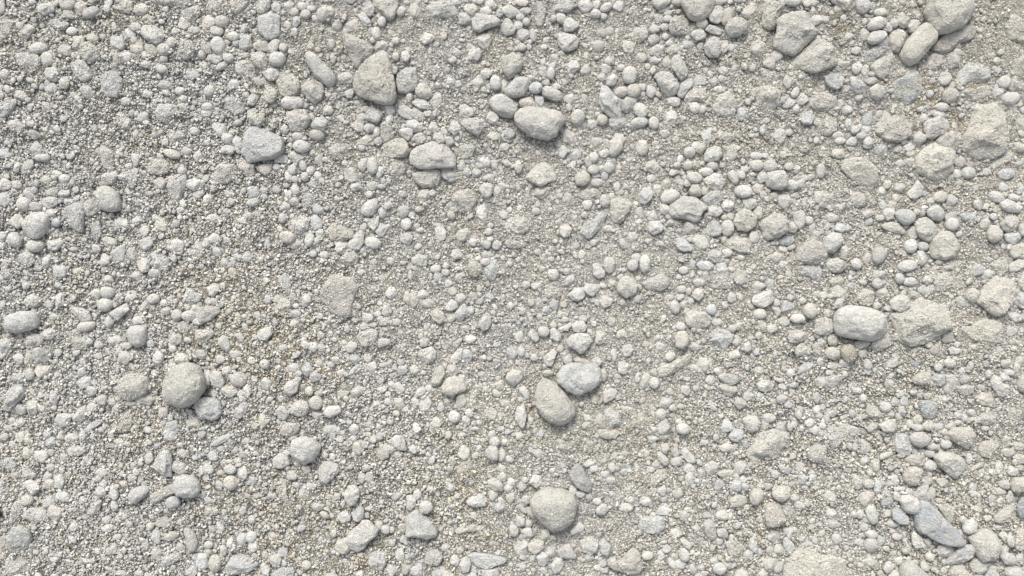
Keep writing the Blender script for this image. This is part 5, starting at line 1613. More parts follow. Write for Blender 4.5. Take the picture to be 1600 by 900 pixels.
518 3125 sw 0.4;E 26 24 0
3710 2930 sw 0.5;E 26 24 0
3825 3500 sw 0.4;E 26 24 0
5080 2980 sw 0.3;E 26 24 0
5550 3025 sw 0.45;E 26 24 0
6110 3180 st 0.3;E 26 24 0
2460 437 sb 0.5;E 24 26 0
2775 822 sw 0.6;E 24 26 0
3730 30 rw 0.5;E 24 26 0
3780 1100 sb 0.5;E 24 26 0
1610 1972 sg 0.4;E 24 26 0
2932 2580 sw 0.5;E 24 26 0
3665 2660 sw 0.4;E 24 26 0
4485 2320 sw 0.5;E 24 26 30
5685 2648 rw 0.5;E 24 26 0
2582 2810 sw 0.5;E 24 26 0
3630 3090 sw 0.4;E 24 26 0
4375 3545 sw 0.4;E 24 26 0
4350 3300 sw 0.5;E 24 26 -20
5400 3295 sw 0.55;E 24 26 0
6030 3340 sw 0.4;E 24 26 0
2830 375 sg 0.3;E 28 22 0
3350 1322 rw 0.55;E 28 22 0
4965 1225 sg 0.45;E 28 22 20
5025 1115 sg 0.35;E 28 22 0
5480 1912 sg 0.5;E 28 22 20
6070 2580 sw 0.35;E 28 22 0
2285 2925 sw 0.5;E 28 22 0
4740 3450 sb 0.5;E 28 22 0
5550 3205 st 0.4;E 28 22 0
2475 355 rg 0.4;E 22 28 0
3122 82 sb 0.5;E 22 28 0
1905 1105 rw 0.6;E 22 28 10
4410 1720 sw 0.5;E 22 28 0
1385 1895 sb 0.5;E 22 28 0
3825 2920 rw 0.6;E 22 28 0
2635 3510 sw 0.35;E 22 28 0
4078 100 sg 0.5;E 18 34 0
480 1240 sb 0.4;E 34 18 -10
720 1900 sw 0.5;E 18 34 15
2250 3590 sw 0.5;E 34 18 0
3288 138 rw 0.65;E 24 25 0
5382 850 rw 0.6;E 30 20 0
6060 1025 sw 0.4;E 30 20 0
1225 1925 sw 0.4;E 30 20 0
5990 2640 sw 0.4;E 30 20 0
4400 3585 sw 0.5;E 30 20 0
4770 3585 sw 0.5;E 30 20 0
6005 3340 sw 0.4;E 20 30 0
6300 2770 sw 0.3;E 20 30 0
1145 615 sb 0.6;E 32 18 0
1025 370 rw 0.5;E 24 24 0
1478 270 rb 0.5;E 24 24 0
3055 1450 rw 0.4;E 24 24 0
2805 1775 sw 0.5;E 24 24 0
4403 1195 sw 0.5;E 24 24 0
6370 1020 sw 0.4;E 36 16 -10
2505 2265 sw 0.6;E 24 24 0
1575 2257 sw 0.55;E 24 24 0
2010 2175 sw 0.4;E 24 24 0
4575 2055 rw 0.5;E 24 24 0
2965 3560 sw 0.4;E 24 24 0
3900 2945 sb 0.3;E 24 24 0
4320 3150 st 0.3;E 24 24 0
3880 425 rw 0.5;E 26 22 0
1730 1045 rw 0.4;E 26 22 0
2520 1210 sw 0.4;E 26 22 0
4652 1058 rw 0.6;E 26 22 0
5065 1108 sg 0.45;E 26 22 0
5320 928 sw 0.4;E 26 22 0
2475 2010 sg 0.3;E 26 22 0
1560 2010 sg 0.3;E 26 22 0
3190 1910 sw 0.3;E 26 22 0
3105 2150 sw 0.3;E 26 22 0
1050 3190 sw 0.3;E 26 22 0
3732 3135 rw 0.5;E 26 22 0
5010 3365 sw 0.5;E 26 22 0
5338 3212 rw 0.55;E 26 22 0
6165 2990 sw 0.35;E 26 22 0
6170 3240 sw 0.4;E 26 22 0
1840 200 sw 0.5;E 22 26 0
2862 525 sw 0.5;E 22 26 0
4975 680 rw 0.5;E 22 26 0
4565 1355 sd 0.5;E 22 26 0
4328 1650 sb 0.4;E 22 26 0
5105 1460 sw 0.3;E 22 26 0
2940 1940 sw 0.55;E 22 26 0
3415 1938 sw 0.5;E 22 26 0
3672 2615 sw 0.45;E 22 26 0
3520 2210 sg 0.35;E 22 26 0
6065 2285 sw 0.7;E 21 27 0
1520 230 sb 0.5;E 28 20 0
1945 55 rw 0.5;E 28 20 0
1975 120 sg 0.5;E 20 28 -35
2560 610 rg 0.5;E 20 28 0
2565 1720 sg 0.5;E 14 40 0
4250 997 rw 0.6;E 20 28 20
2470 2298 sw 0.5;E 20 28 0
5170 1960 sw 0.55;E 20 28 0
5160 2615 sw 0.45;E 20 28 0
2030 2845 sw 0.55;E 20 28 20
3182 2870 rw 0.6;E 28 20 25
4065 2932 sw 0.5;E 28 20 -10
5662 3442 rw 0.5;E 28 20 0
5621 3055 aw 0.5;-36 -10 29 -15 39 10 -31 15
5422 912 rw 0.6;E 30 18 0
5125 2260 sw 0.35;E 18 30 0
1080 2180 rw 0.5;E 24 22 0
3130 2590 sw 0.3;E 24 22 0
4750 2475 sw 0.45;E 24 22 0
3152 2765 st 0.5;E 24 22 0
3735 3550 sw 0.45;E 24 22 0
2690 3055 sw 0.4;E 24 22 0
4802 3040 st 0.5;E 24 22 0
5305 2935 sb 0.5;E 24 22 0
6018 3248 rw 0.5;E 24 22 0
2472 258 rw 0.5;E 22 24 0
5255 645 sw 0.5;E 22 24 0
5395 2488 rw 0.55;E 22 24 -30
5325 2585 rw 0.5;E 22 24 0
5750 2470 sg 0.4;E 22 24 0
3270 3542 sw 0.4;E 22 24 0
5345 2795 sw 0.4;E 22 24 0
195 775 rw 0.5;E 26 20 0
640 925 sg 0.2;E 26 20 0
3725 1095 sw 0.4;E 26 20 0
3870 1205 rg 0.4;E 26 20 0
5940 1110 st 0.4;E 26 20 0
2363 1965 rw 0.6;E 26 20 10
125 165 rw 0.6;E 20 26 -30
4412 440 sw 0.5;E 20 26 0
5840 1690 sg 0.3;E 20 26 0
3375 1980 sw 0.5;E 20 26 0
3315 2630 sw 0.5;E 20 26 20
6176 2338 rw 0.5;E 20 26 0
2875 3445 sw 0.5;E 20 26 0
4175 85 rg 0.5;E 28 18 0
3595 1588 at 0.4;E 14 36 -20
6240 3300 sw 0.4;E 28 18 0
3770 105 rw 0.5;E 22 22 0
4158 230 rw 0.55;E 22 22 0
215 1188 rw 0.5;E 22 22 0
2308 1215 rw 0.55;E 22 22 0
3495 1225 sg 0.3;E 22 22 0
5295 1425 sw 0.5;E 22 22 0
1025 1895 sw 0.4;E 22 22 0
1858 2368 sw 0.45;E 22 22 0
2095 2245 sw 0.4;E 22 22 0
2885 2360 sw 0.5;E 22 22 0
3460 2032 rt 0.55;E 22 22 0
3320 1890 st 0.4;E 22 22 0
4090 2325 sg 0.4;E 22 22 0
4145 1990 sw 0.45;E 22 22 0
4250 1855 sg 0.4;E 22 22 0
6010 2320 sw 0.45;E 22 22 0
2960 3222 sw 0.5;E 22 22 0
670 55 rw 0.5;E 20 24 0
905 345 rw 0.5;E 20 24 0
3480 540 sw 0.4;E 24 20 0
5825 505 sw 0.5;E 24 20 0
1665 1750 sw 0.4;E 30 16 0
3360 1280 sg 0.3;E 16 30 0
4295 1145 st 0.5;E 20 24 0
4380 1705 sw 0.5;E 24 20 0
3992 1388 sb 0.3;E 24 20 0
5392 1765 rw 0.5;E 24 20 0
5760 1335 st 0.4;E 24 20 0
738 2200 sw 0.4;E 24 20 0
590 2392 sb 0.5;E 24 20 0
1865 2335 sw 0.45;E 24 20 0
5015 1880 rw 0.4;E 24 20 0
3930 2560 sw 0.35;E 24 20 0
5140 2660 rw 0.5;E 24 20 0
1485 2878 sw 0.55;E 24 20 0
2335 2745 rw 0.5;E 20 24 0
1470 2810 sw 0.35;E 24 20 0
1795 2830 sw 0.45;E 24 20 0
3130 3128 sw 0.5;E 20 24 0
3282 3400 sw 0.5;E 20 24 0
3825 3090 sw 0.3;E 20 24 0
5070 3290 sw 0.4;E 20 24 0
4300 3185 sw 0.4;E 24 20 0
5760 2820 sw 0.5;E 24 20 0
5605 2945 sw 0.5;E 20 24 0
5955 3060 sw 0.3;E 24 20 0
5720 3515 sw 0.4;E 30 16 20
1130 1310 rw 0.6;E 26 18 0
3180 1650 sw 0.4;E 26 18 0
5498 1363 rw 0.6;E 26 18 0
5315 1785 sb 0.4;E 26 18 0
6090 2170 rw 0.6;E 26 18 0
2890 2720 sw 0.4;E 26 18 0
2625 1438 rw 0.55;E 28 16 0
2290 3220 sw 0.5;E 16 28 -20
3822 1228 rw 0.55;E 20 22 0
3788 1312 sw 0.5;E 20 22 0
1905 660 rb 0.5;E 22 20 0
5640 15 rw 0.5;E 22 20 0
1652 1232 rw 0.5;E 22 20 0
2702 1207 rw 0.65;E 22 20 0
4240 2635 rw 0.5;E 22 20 0
4960 3312 sw 0.4;E 22 20 0
5718 2822 sw 0.5;E 22 20 0
4183 272 rw 0.6;E 24 18 0
5450 465 rt 0.5;E 24 18 0
2300 1375 rw 0.5;E 24 18 0
3390 1680 sw 0.4;E 24 18 0
4780 972 sg 0.4;E 24 18 0
4305 1822 rw 0.6;E 18 24 0
4530 1908 rw 0.6;E 18 24 -10
5710 2452 rw 0.5;E 24 18 0
6155 2675 rw 0.55;E 24 18 0
1220 3480 sw 0.5;E 18 24 0
2078 2855 rw 0.6;E 18 24 0
2210 2740 sw 0.3;E 24 18 0
4755 3038 sw 0.5;E 24 18 0
1710 410 sg 0.4;E 30 14 0
90 2930 sw 0.5;E 30 14 -50
5870 1640 rw 0.65;E 26 16 0
5775 1300 sw 0.4;E 26 16 0
3850 2925 sw 0.5;E 16 26 0
4902 2125 sw 0.4;E 12 34 0
1660 360 sg 0.3;E 20 20 0
3415 250 sw 0.4;E 20 20 0
5740 100 st 0.5;E 20 20 0
2788 1662 rw 0.5;E 20 20 0
5730 1325 rw 0.5;E 20 20 0
635 2685 rw 0.5;E 20 20 0
1590 2370 sw 0.3;E 20 20 0
853 2952 rw 0.6;E 20 20 0
925 2810 sw 0.4;E 20 20 0
4890 2715 sw 0.3;E 20 20 0
5860 2795 sw 0.5;E 20 20 0
3458 116 rw 0.6;E 18 22 0
4080 445 rw 0.5;E 18 22 0
4590 432 sw 0.5;E 18 22 0
1718 2012 sw 0.5;E 18 22 0
3405 2290 sw 0.5;E 18 22 0
3400 295 rw 0.5;E 22 18 0
2255 1705 rw 0.5;E 22 18 0
1884 1700 rw 0.4;E 22 18 0
1420 1320 sb 0.4;E 22 18 0
3470 1768 sw 0.5;E 22 18 0
4232 1033 rw 0.5;E 22 18 0
4630 1612 rw 0.55;E 22 18 0
3130 2680 rw 0.4;E 22 18 0
5980 2152 rw 0.5;E 22 18 0
4400 2765 rw 0.6;E 22 18 0
4485 3048 sw 0.4;E 22 18 0
6200 2950 sw 0.5;E 22 18 0
775 3440 sw 0.4;E 16 24 0
2059 3103 st 0.35;-19 -13 11 -23 21 7 -9 27
5680 1712 sw 0.5;E 26 14 0
4440 812 sw 0.5;E 20 18 0
2605 1412 rw 0.5;E 20 18 0
3185 1312 rw 0.6;E 18 20 0
2990 1618 rw 0.6;E 20 18 0
4528 1362 rt 0.6;E 20 18 0
4240 1730 sw 0.4;E 20 18 0
458 1865 rw 0.5;E 18 20 0
660 2660 rw 0.5;E 18 20 0
2333 2030 st 0.6;E 20 18 0
2425 2465 sw 0.4;E 20 18 0
2445 2400 sb 0.4;E 20 18 0
3317 2090 rw 0.5;E 18 20 0
4090 2685 rw 0.5;E 20 18 0
4250 2540 sw 0.35;E 20 18 0
905 3022 sw 0.5;E 20 18 0
210 3300 sw 0.5;E 20 18 0
3280 3000 rw 0.5;E 20 18 0
2995 2800 sw 0.45;E 20 18 0
3510 2795 sw 0.4;E 20 18 0
5340 2835 sw 0.4;E 18 20 0
5650 3340 sg 0.4;E 18 20 0
2735 532 sw 0.5;E 16 22 0
5995 1145 sw 0.4;E 22 16 0
4255 300 sb 0.6;E 14 24 10
2965 2680 rw 0.5;E 28 12 0
735 3240 sw 0.4;E 14 24 0
1632 1622 rw 0.5;E 18 18 0
3990 1742 rw 0.5;E 18 18 0
1900 2126 rw 0.6;E 18 18 0
4080 2580 sw 0.35;E 18 18 0
4112 2110 sw 0.4;E 18 18 0
5265 2425 sw 0.4;E 18 18 0
5280 2338 rw 0.4;E 18 18 0
5868 3128 sg 0.5;E 18 18 0
3305 295 sw 0.6;E 16 20 20
3065 1495 rw 0.5;E 20 16 0
3065 1410 rw 0.5;E 20 16 0
3445 1622 rw 0.6;E 20 16 0
1850 1912 rw 0.5;E 20 16 0
6335 2180 rw 0.45;E 20 16 0
2450 3310 rw 0.5;E 16 20 0
4395 3010 sb 0.4;E 20 16 0
2807 1430 sw 0.5;E 12 26 10
5835 1168 st 0.4;E 22 14 0
1435 2885 rw 0.55;E 22 14 0
4300 235 sw 0.5;E 16 18 0
1528 1978 rw 0.5;E 18 16 0
5655 2675 rw 0.5;E 16 18 0
2785 3335 sw 0.4;E 18 16 0
4082 3215 rw 0.6;E 18 16 0
4355 3005 sw 0.4;E 16 18 0
3935 2945 sw 0.5;E 18 16 0
1570 1818 rw 0.5;E 20 14 0
1492 2905 rw 0.5;E 20 14 0
3232 265 rw 0.6;E 16 16 0
3310 265 rw 0.6;E 16 16 0
4240 75 rt 0.5;E 18 14 -30
2980 1560 rw 0.4;E 18 14 0
1918 2100 rw 0.6;E 18 14 0
3635 2525 sw 0.5;E 14 18 0
4475 1970 rw 0.6;E 18 14 0
4143 1028 rw 0.5;E 15 15 0
1952 678 rw 0.5;E 16 14 0
3640 1635 rw 0.4;E 16 14 0
5265 790 rw 0.5;E 14 14 0
3800 2415 rw 0.5;E 14 14 0
4185 2910 sw 0.4;E 14 14 0
5880 2900 sw 0.3;E 14 14 0
4330 835 rw 0.5;E 14 12 0
1900 1240 sg 0.3;E 10 10 0
""".strip().split("\n")
TINT = {'w': (.535, .525, .485), 'g': (.51, .496, .45), 't': (.515, .492, .43), 'b': (.495, .50, .482), 'B': (.41, .436, .438), 'd': (.505, .484, .43)}

def outline(spec, shape, r):
    """radius in metres for 256 directions around the centre, world orientation"""
    th = np.linspace(0, 2 * math.pi, 256, endpoint=False)
    if spec[0] == 'E':
        a, b, ang = float(spec[1]), float(spec[2]), -math.radians(float(spec[3]))
        t = th - ang
        R = 1 / np.sqrt((np.cos(t) / a) ** 2 + (np.sin(t) / b) ** 2)
        amp = {'r': .02, 's': .07, 'a': .07}[shape]
        for k in range(2, 7): R = R * (1 + amp * r.normal() * np.cos(k * th + r.uniform(0, 6.28)) * (2.5 / k))
        if shape != 'r':
            nl = 6 if shape == 's' else 5
            base = r.uniform(0, 6.28)
            for k in range(nl):
                n = base + k * 6.283 / nl + r.normal() * .25
                rs = np.interp(n % 6.2832, th, R, period=2 * math.pi) * r.uniform(.76, .96) if shape == 's' else np.interp(n % 6.2832, th, R, period=2 * math.pi) * r.uniform(.74, .92)
                cc = np.cos(th - n); lim = np.where(cc > .15, rs / np.maximum(cc, .15), 1e9); R = np.minimum(R, lim)
            R = R * (1.10 if shape == 's' else 1.13)
        sig = {'r': 4, 's': 1.6, 'a': .9}[shape]
    else:
        P = np.array([float(q) for q in spec]).reshape(-1, 2); P[:, 1] *= -1     # relative to the centre, y up
        R = np.zeros(256)
        for i in range(256):
            d = (math.cos(th[i]), math.sin(th[i])); best = 0
            for j in range(len(P)):
                x0, y0 = P[j]; x1, y1 = P[(j + 1) % len(P)]
                ex, ey = x1 - x0, y1 - y0; den = d[0] * ey - d[1] * ex
                if abs(den) < 1e-9: continue
                t = (x0 * ey - y0 * ex) / den; s = (x0 * d[1] - y0 * d[0]) / den
                if t > 0 and -1e-6 <= s <= 1 + 1e-6: best = max(best, t)
            R[i] = best
        sig = {'r': 3, 's': 2.2, 'a': 1.4}[shape]
    k = np.exp(-np.arange(-20, 21) ** 2 / (2 * sig * sig)); k /= k.sum()
    R = np.convolve(np.concatenate([R[-20:], R, R[:20]]), k, 'valid')
    return R / 1000.0 / 4.0

def ico(level):
    bm = bmesh.new(); bmesh.ops.create_icosphere(bm, subdivisions=level, radius=1.0)
    me = bpy.data.meshes.new("ico"); bm.to_mesh(me); bm.free()
    me.polygons.foreach_set("use_smooth", [True] * len(me.polygons))
    U = np.empty(len(me.vertices) * 3); me.vertices.foreach_get("co", U); U = U.reshape(-1, 3); U /= np.linalg.norm(U, axis=1)[:, None]
    F = np.empty(len(me.polygons) * 3, dtype=np.int32); me.polygons.foreach_get("vertices", F)
    return me, U, F.reshape(-1, 3)
ICO = {k: ico(k) for k in (1, 2, 3, 4, 5, 6)}

def stone_shape(U, R, c, shape, seed):
    """convex, faceted or rounded body with the given plan outline, half height c; metres, centred"""
    r = np.random.default_rng(seed)
    npl, lo, hi = {'r': (4, .84, .97), 's': (9, .62, .90), 'a': (9, .54, .84)}[shape]
    s = np.ones(len(U)); kk = {'r': 20., 's': 75., 'a': 150.}[shape]
    acc = np.zeros(len(U))
    for k in range(npl):
        nz = r.uniform(.25, 1.0); a = r.uniform(0, 6.283) if k else 1.3
        n = np.array([math.sqrt(1 - nz * nz) * math.cos(a), math.sqrt(1 - nz * nz) * math.sin(a), nz])
        d = r.uniform(lo, hi)
        acc += np.exp(kk * (np.maximum(U @ n, 1e-3) / d - 1))
    s = 1 / (1 + np.log1p(acc) / kk)
    q = {'r': .86, 's': .82, 'a': .78}[shape]
    th = np.arctan2(U[:, 1], U[:, 0]); cp = np.sqrt(np.maximum(1 - U[:, 2] ** 2, 0))
    Rt = np.interp(th % (2 * math.pi), np.linspace(0, 2 * math.pi, 257), np.append(R, R[0]))
    # keep the plan outline: facets bite the upper body only
    rim = np.clip(np.abs(U[:, 2]) * 1.6, 0, 1); s = 1 - (1 - s) * rim
    x = np.cos(th) * Rt * cp ** q; y = np.sin(th) * Rt * cp ** q; z = c * np.sign(U[:, 2]) * np.abs(U[:, 2]) ** (q * .95)
    P = np.stack([x, y, z], -1) * s[:, None]
    o = r.uniform(0, 90, 3); rm = float(np.sqrt((R ** 2).mean()))
    amp = {'r': .04, 's': .08, 'a': .07}[shape]
    k = 1 + amp * perlin(U * 1.4 + o) + amp * .6 * perlin(U * 3.3 + o)
    if len(U) > 600: k = k + (.16 * amp + .010) * perlin(U * 8 + o)
    if len(U) > 600:
        gr = np.clip(1 - np.abs(perlin(U * 1.9 + o + 5)) * 9, 0, 1); k = k - (.030 if shape != 'r' else .012) * gr      # creases and chipped steps
        st = perlin(U * 2.6 + o + 11); k = k - {'r': .022, 's': .045, 'a': .055}[shape] * (1 / (1 + np.exp(-st * 28)))
    P = P * (1 + (k - 1) * (.3 + .7 * rim))[:, None]
    if len(U) > 2000:
        N = P / np.linalg.norm(P, axis=1)[:, None]
        P = P + N * (0.0009 * perlin(P * 120 + o) + (0.0004 if shape == 'r' else .0009) * perlin(P * 260 + o) * (1 if len(U) > 5000 else .6))[:, None]
    return P

# parse
ST = []
for i, row in enumerate(ROWS):
    f = row.split(";"); h = f[0].split()
    x, y = W(float(h[0]) / 4, float(h[1]) / 4)
    sh, ti, e = h[2][0], h[2][1], float(h[3])
    r = np.random.default_rng(1000 + i)
    R = outline(f[1].split(), sh, r)
    ST.append(dict(i=i, x=x, y=y, sh=sh, ti=ti, e=e, R=R, rm=float(np.sqrt((R ** 2).mean())), rmin=float(R.min() + np.roll(R, 128).min()) / 2,
                   label=f[2].strip() if len(f) > 2 else None, seed=5000 + i))
NIND = sum(1 for s in ST if s['label'])

# ground sheet: dense where the photograph looks, growing out to the horizon
dx = 0.0024
xs = np.arange(-1.12, 1.1201, dx); ys = np.arange(-0.74, 0.7401, dx)
def grow(v):
    st = dx; out = []
    x = v
    while x < 120: st *= 1.28; x += st; out.append(x)
    return np.array(out)
gx = grow(xs[-1]); gy = grow(ys[-1])
XS = np.concatenate([-gx[::-1], xs, gx]); YS = np.concatenate([-gy[::-1], ys, gy])
X, Y = np.meshgrid(XS, YS); Z = np.zeros_like(X)
near = (np.abs(X) < 1.6) & (np.abs(Y) < 1.3)
Z[near] = rough_ground(X[near], Y[near])
far = ~near; Z[far] = 0.012 * fbm2(X[far], Y[far], 2.3, 1.0, 2)
sxy = np.array([[s['x'], s['y']] for s in ST])
rr = np.array([s['rm'] for s in ST]) * .8
zb = np.mean([rough_ground(sxy[:, 0] + rr * math.cos(a), sxy[:, 1] + rr * math.sin(a)) for a in np.arange(0, 6.2, .785)], axis=0)
# sand banked up against half buried stones
for s, z0 in zip(ST, zb):
    s['z0'] = float(z0); R = s['rm']
    s['c'] = max(.0035, .5 * (s['rmin'] * .72 + R * .5) * {'r': 1.15, 's': 1.05, 'a': 1.0}[s['sh']] * 1.22)
    amp = s['c'] * (.34 - .30 * s['e']) * (1 if s['rm'] > .012 else .5) if s['e'] < .8 else -.22 * s['c']
    w = 1.45 * R
    i0, i1 = np.searchsorted(XS, (s['x'] - 2.2 * w, s['x'] + 2.2 * w)); j0, j1 = np.searchsorted(YS, (s['y'] - 2.2 * w, s['y'] + 2.2 * w))
    if i1 > i0 and j1 > j0:
        d2 = ((X[j0:j1, i0:i1] - s['x']) ** 2 + (Y[j0:j1, i0:i1] - s['y']) ** 2) / (w * w)
        Z[j0:j1, i0:i1] += amp * np.exp(-d2 * 1.6) * (R > .006)
me = bpy.data.meshes.new("ground")
ny, nx = X.shape
me.vertices.add(nx * ny); me.vertices.foreach_set("co", np.stack([X, Y, Z], -1).ravel())
idx = np.arange(nx * ny).reshape(ny, nx)
Q = np.stack([idx[:-1, :-1], idx[:-1, 1:], idx[1:, 1:], idx[1:, :-1]], -1).reshape(-1, 4)
me.loops.add(Q.size); me.loops.foreach_set("vertex_index", Q.ravel().astype(np.int32))
me.polygons.add(len(Q)); me.polygons.foreach_set("loop_start", np.arange(0, Q.size, 4, dtype=np.int32))
me.polygons.foreach_set("use_smooth", np.ones(len(Q), dtype=bool)); me.update(calc_edges=True)
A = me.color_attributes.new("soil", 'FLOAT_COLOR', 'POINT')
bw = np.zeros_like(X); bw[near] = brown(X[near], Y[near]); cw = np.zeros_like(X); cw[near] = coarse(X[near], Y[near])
pale = np.array([.30, .289, .258]); damp = np.array([.22, .185, .135]); gap_shade = np.array([.20, .192, .17])  # soil tones darkened so gaps between grains look shaded, deepest in coarse areas
col = pale[None, None] * (1 - cw[..., None]) + gap_shade[None, None] * cw[..., None]
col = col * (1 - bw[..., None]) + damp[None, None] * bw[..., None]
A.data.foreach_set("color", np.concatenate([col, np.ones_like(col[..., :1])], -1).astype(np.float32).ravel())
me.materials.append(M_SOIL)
ground = bpy.data.objects.new("ground", me); scene.collection.objects.link(ground); ground["kind"] = "structure"

def ground_z(x, y):
    i = min(max(np.searchsorted(XS, x), 1), nx - 1); j = min(max(np.searchsorted(YS, y), 1), ny - 1); return float(Z[j, i])

# ------------------------------------------------------------------ the stones
verts_all, faces_all, owner, owner_e = [], [], [], []; nv = 0
def colour(s):
    r = np.random.default_rng(s['seed'] + 9); c = np.array(TINT[s['ti']]) * (1 + .06 * r.normal()) * (1 + .006 * r.normal(size=3))
    if s['label'] and 'brown' in s['label']: c = np.array([.40, .355, .275])
    return np.clip(c, .05, .8)
def placed(s, U):
    c = s['c']; e = s['e']
    zc = c * (1.15 * e - (.70 if s['rm'] > .018 else .60 if s['rm'] > .012 else .34))                                   # centre above or below the local ground
    grow = 1 / math.sqrt(max(1 - min(0, zc / c) ** 2, .45))      # a buried stone is wider below than what shows
    gz = s['z0']
    persp = 1 - (gz + max(zc, 0)) / HCAM                         # the rim sits nearer the lens than the ground
    P = stone_shape(U, s['R'] * grow * (1.05 if s['rm'] > .012 else 1.09), c, s['sh'], s['seed'])
    tr = np.random.default_rng(s['seed'] + 3); ax, ay = tr.normal(size=2) * (.10 if s['sh'] == 'r' else .16)
    P[:, 2] += (P[:, 0] * ax + P[:, 1] * ay) * (.6)
    return P * np.array([persp, persp, 1]), Vector((s['x'] * persp, s['y'] * persp, gz + zc))
for s in ST[:NIND]:
    lev = 6 if s['rm'] > .030 else 5 if s['rm'] > .0135 else 4
    src, U, F = ICO[lev]
    P, loc = placed(s, U)
    me = src.copy(); me.name = "stone"; me.vertices.foreach_set("co", P.ravel()); me.materials.append(M_STONE); me.update()
    o = bpy.data.objects.new("stone" if s['rm'] > .0145 else "pebble", me); scene.collection.objects.link(o); o.location = loc
    cc = colour(s); dusty = {'w': .3, 'b': .45, 'B': .8, 'g': .6, 't': .5, 'd': .9}[s['ti']] * (1.2 - .3 * s['e'])
    o.color = (cc[0], cc[1], cc[2], min(dusty, 1))
    o["label"] = s['label']; o["category"] = "stone" if s['rm'] > .0145 else "pebble"
    o["group"] = "stones lying in the gravel" if s['rm'] > .0145 else "pebbles lying in the gravel"
    verts_all.append(P + np.array(loc)); faces_all.append(F + nv); nv += len(P); owner += [s['i']] * len(F); 
# ------------------------------------------------------------------ smaller pebbles: one mass
def build_joined(name, items, mat):
    """items: list of (P world verts, F, rgba)"""
    V = np.concatenate([a[0] for a in items]); n = 0; Fs = []; C = []
    for P, F, c in items: Fs.append(F + n); n += len(P); C.append(np.tile(np.array(c, np.float32), (len(P), 1)))
    Fs = np.concatenate(Fs); me = bpy.data.meshes.new(name)
    me.vertices.add(len(V)); me.vertices.foreach_set("co", V.ravel())
    me.loops.add(Fs.size); me.loops.foreach_set("vertex_index", Fs.ravel().astype(np.int32))
    me.polygons.add(len(Fs)); me.polygons.foreach_set("loop_start", np.arange(0, Fs.size, 3, dtype=np.int32))
    me.polygons.foreach_set("use_smooth", np.ones(len(Fs), dtype=bool)); me.update(calc_edges=True)
    a = me.color_attributes.new("tone", 'FLOAT_COLOR', 'POINT'); a.data.foreach_set("color", np.concatenate(C).ravel())
    me.materials.append(mat); o = bpy.data.objects.new(name, me); scene.collection.objects.link(o); return o, V, Fs
items = []
DD = {'w': .2, 'b': .3, 'B': .3, 'g': .5, 't': .4, 'd': .8}
for s in ST[NIND:]:
    src, U, F = ICO[4 if s['rm'] > .009 else 3]
    P, loc = placed(s, U); items.append((P + np.array(loc), F, (*colour(s), DD[s['ti']])))
big_bvh = BVHTree.FromPolygons(np.concatenate(verts_all).tolist(), np.concatenate(faces_all).tolist())
# gravel beyond the picture's edges, and tiny pebbles between the catalogued ones
def rnd_stone(x, y, rad, e, k):
    r = np.random.default_rng(90000 + k)
    sh = r.choice(['r', 's', 's', 'a', 'a']); ti = r.choice(['w', 'w', 'w', 'g', 'g', 'b', 't', 'd'])
    q = r.uniform(.48, 1); R = outline(('E', rad * 4000 / math.sqrt(q), rad * 4000 * math.sqrt(q), r.uniform(0, 180)), sh, r)
    return dict(i=-1, x=x, y=y, sh=sh, ti=ti, e=e, R=R, rm=rad, rmin=rad * q, label=None, seed=90000 + k, c=max(.0018, rad * .62 * r.uniform(.45, 1.1)), z0=ground_z(x, y))
k = 0; taken = [(s['x'], s['y'], s['rm']) for s in ST]
cells = {}
def put(x, y, r):
    cells.setdefault((int(x // .05), int(y // .05)), []).append((x, y, r))
for t in taken: put(*t)
def free(x, y, r, f):
    for a in (-1, 0, 1):
        for b in (-1, 0, 1):
            for (u, v_, q) in cells.get((int(x // .05) + a, int(y // .05) + b), ()):
                if (x - u) ** 2 + (y - v_) ** 2 < (f * (q + r)) ** 2: return False
    return True
def spray(n, lo, hi, pw, inside):
    global k
    M = n * 6
    ax = rng.uniform(-1.1, 1.1, M); ay = rng.uniform(-.72, .72, M)
    ar = lo * (1 - rng.uniform(size=M)) ** (-1 / pw)
    inn = (np.abs(ax) < .80) & (np.abs(ay) < .45)
    ok = (inn == inside) & (ar <= hi)
    if inside:                                                   # tiny pebbles gather in patches
        ok &= rng.uniform(size=M) < np.clip(.5 + .35 * coarse(ax, ay) + 1.3 * fbm2(ax, ay, 16, 61.0, 2), .12, 1)
    made = 0
    for x, y, r in zip(ax[ok], ay[ok], ar[ok]):
        if made >= n: break
        if not free(x, y, r, .74 if inside else .8): continue
        k += 1; put(x, y, r); made += 1
        s = rnd_stone(x, y, r, rng.uniform(.35, .85), k)
        src, U, F = ICO[3 if r > .009 else 2]
        P, loc = placed(s, U); items.append((P + np.array(loc), F, (*colour(s), DD[s['ti']])))
spray(260, .012, .032, 2.2, False)
spray(2200, .0045, .012, 2.0, False)
spray(10000, .0023, .0068, 2.1, True)
peb, PV, PF = build_joined("small_pebbles", items, M_PEB)
peb["kind"] = "stuff"; peb["label"] = "small pale pebbles strewn loosely between the larger stones"; peb["category"] = "pebbles"

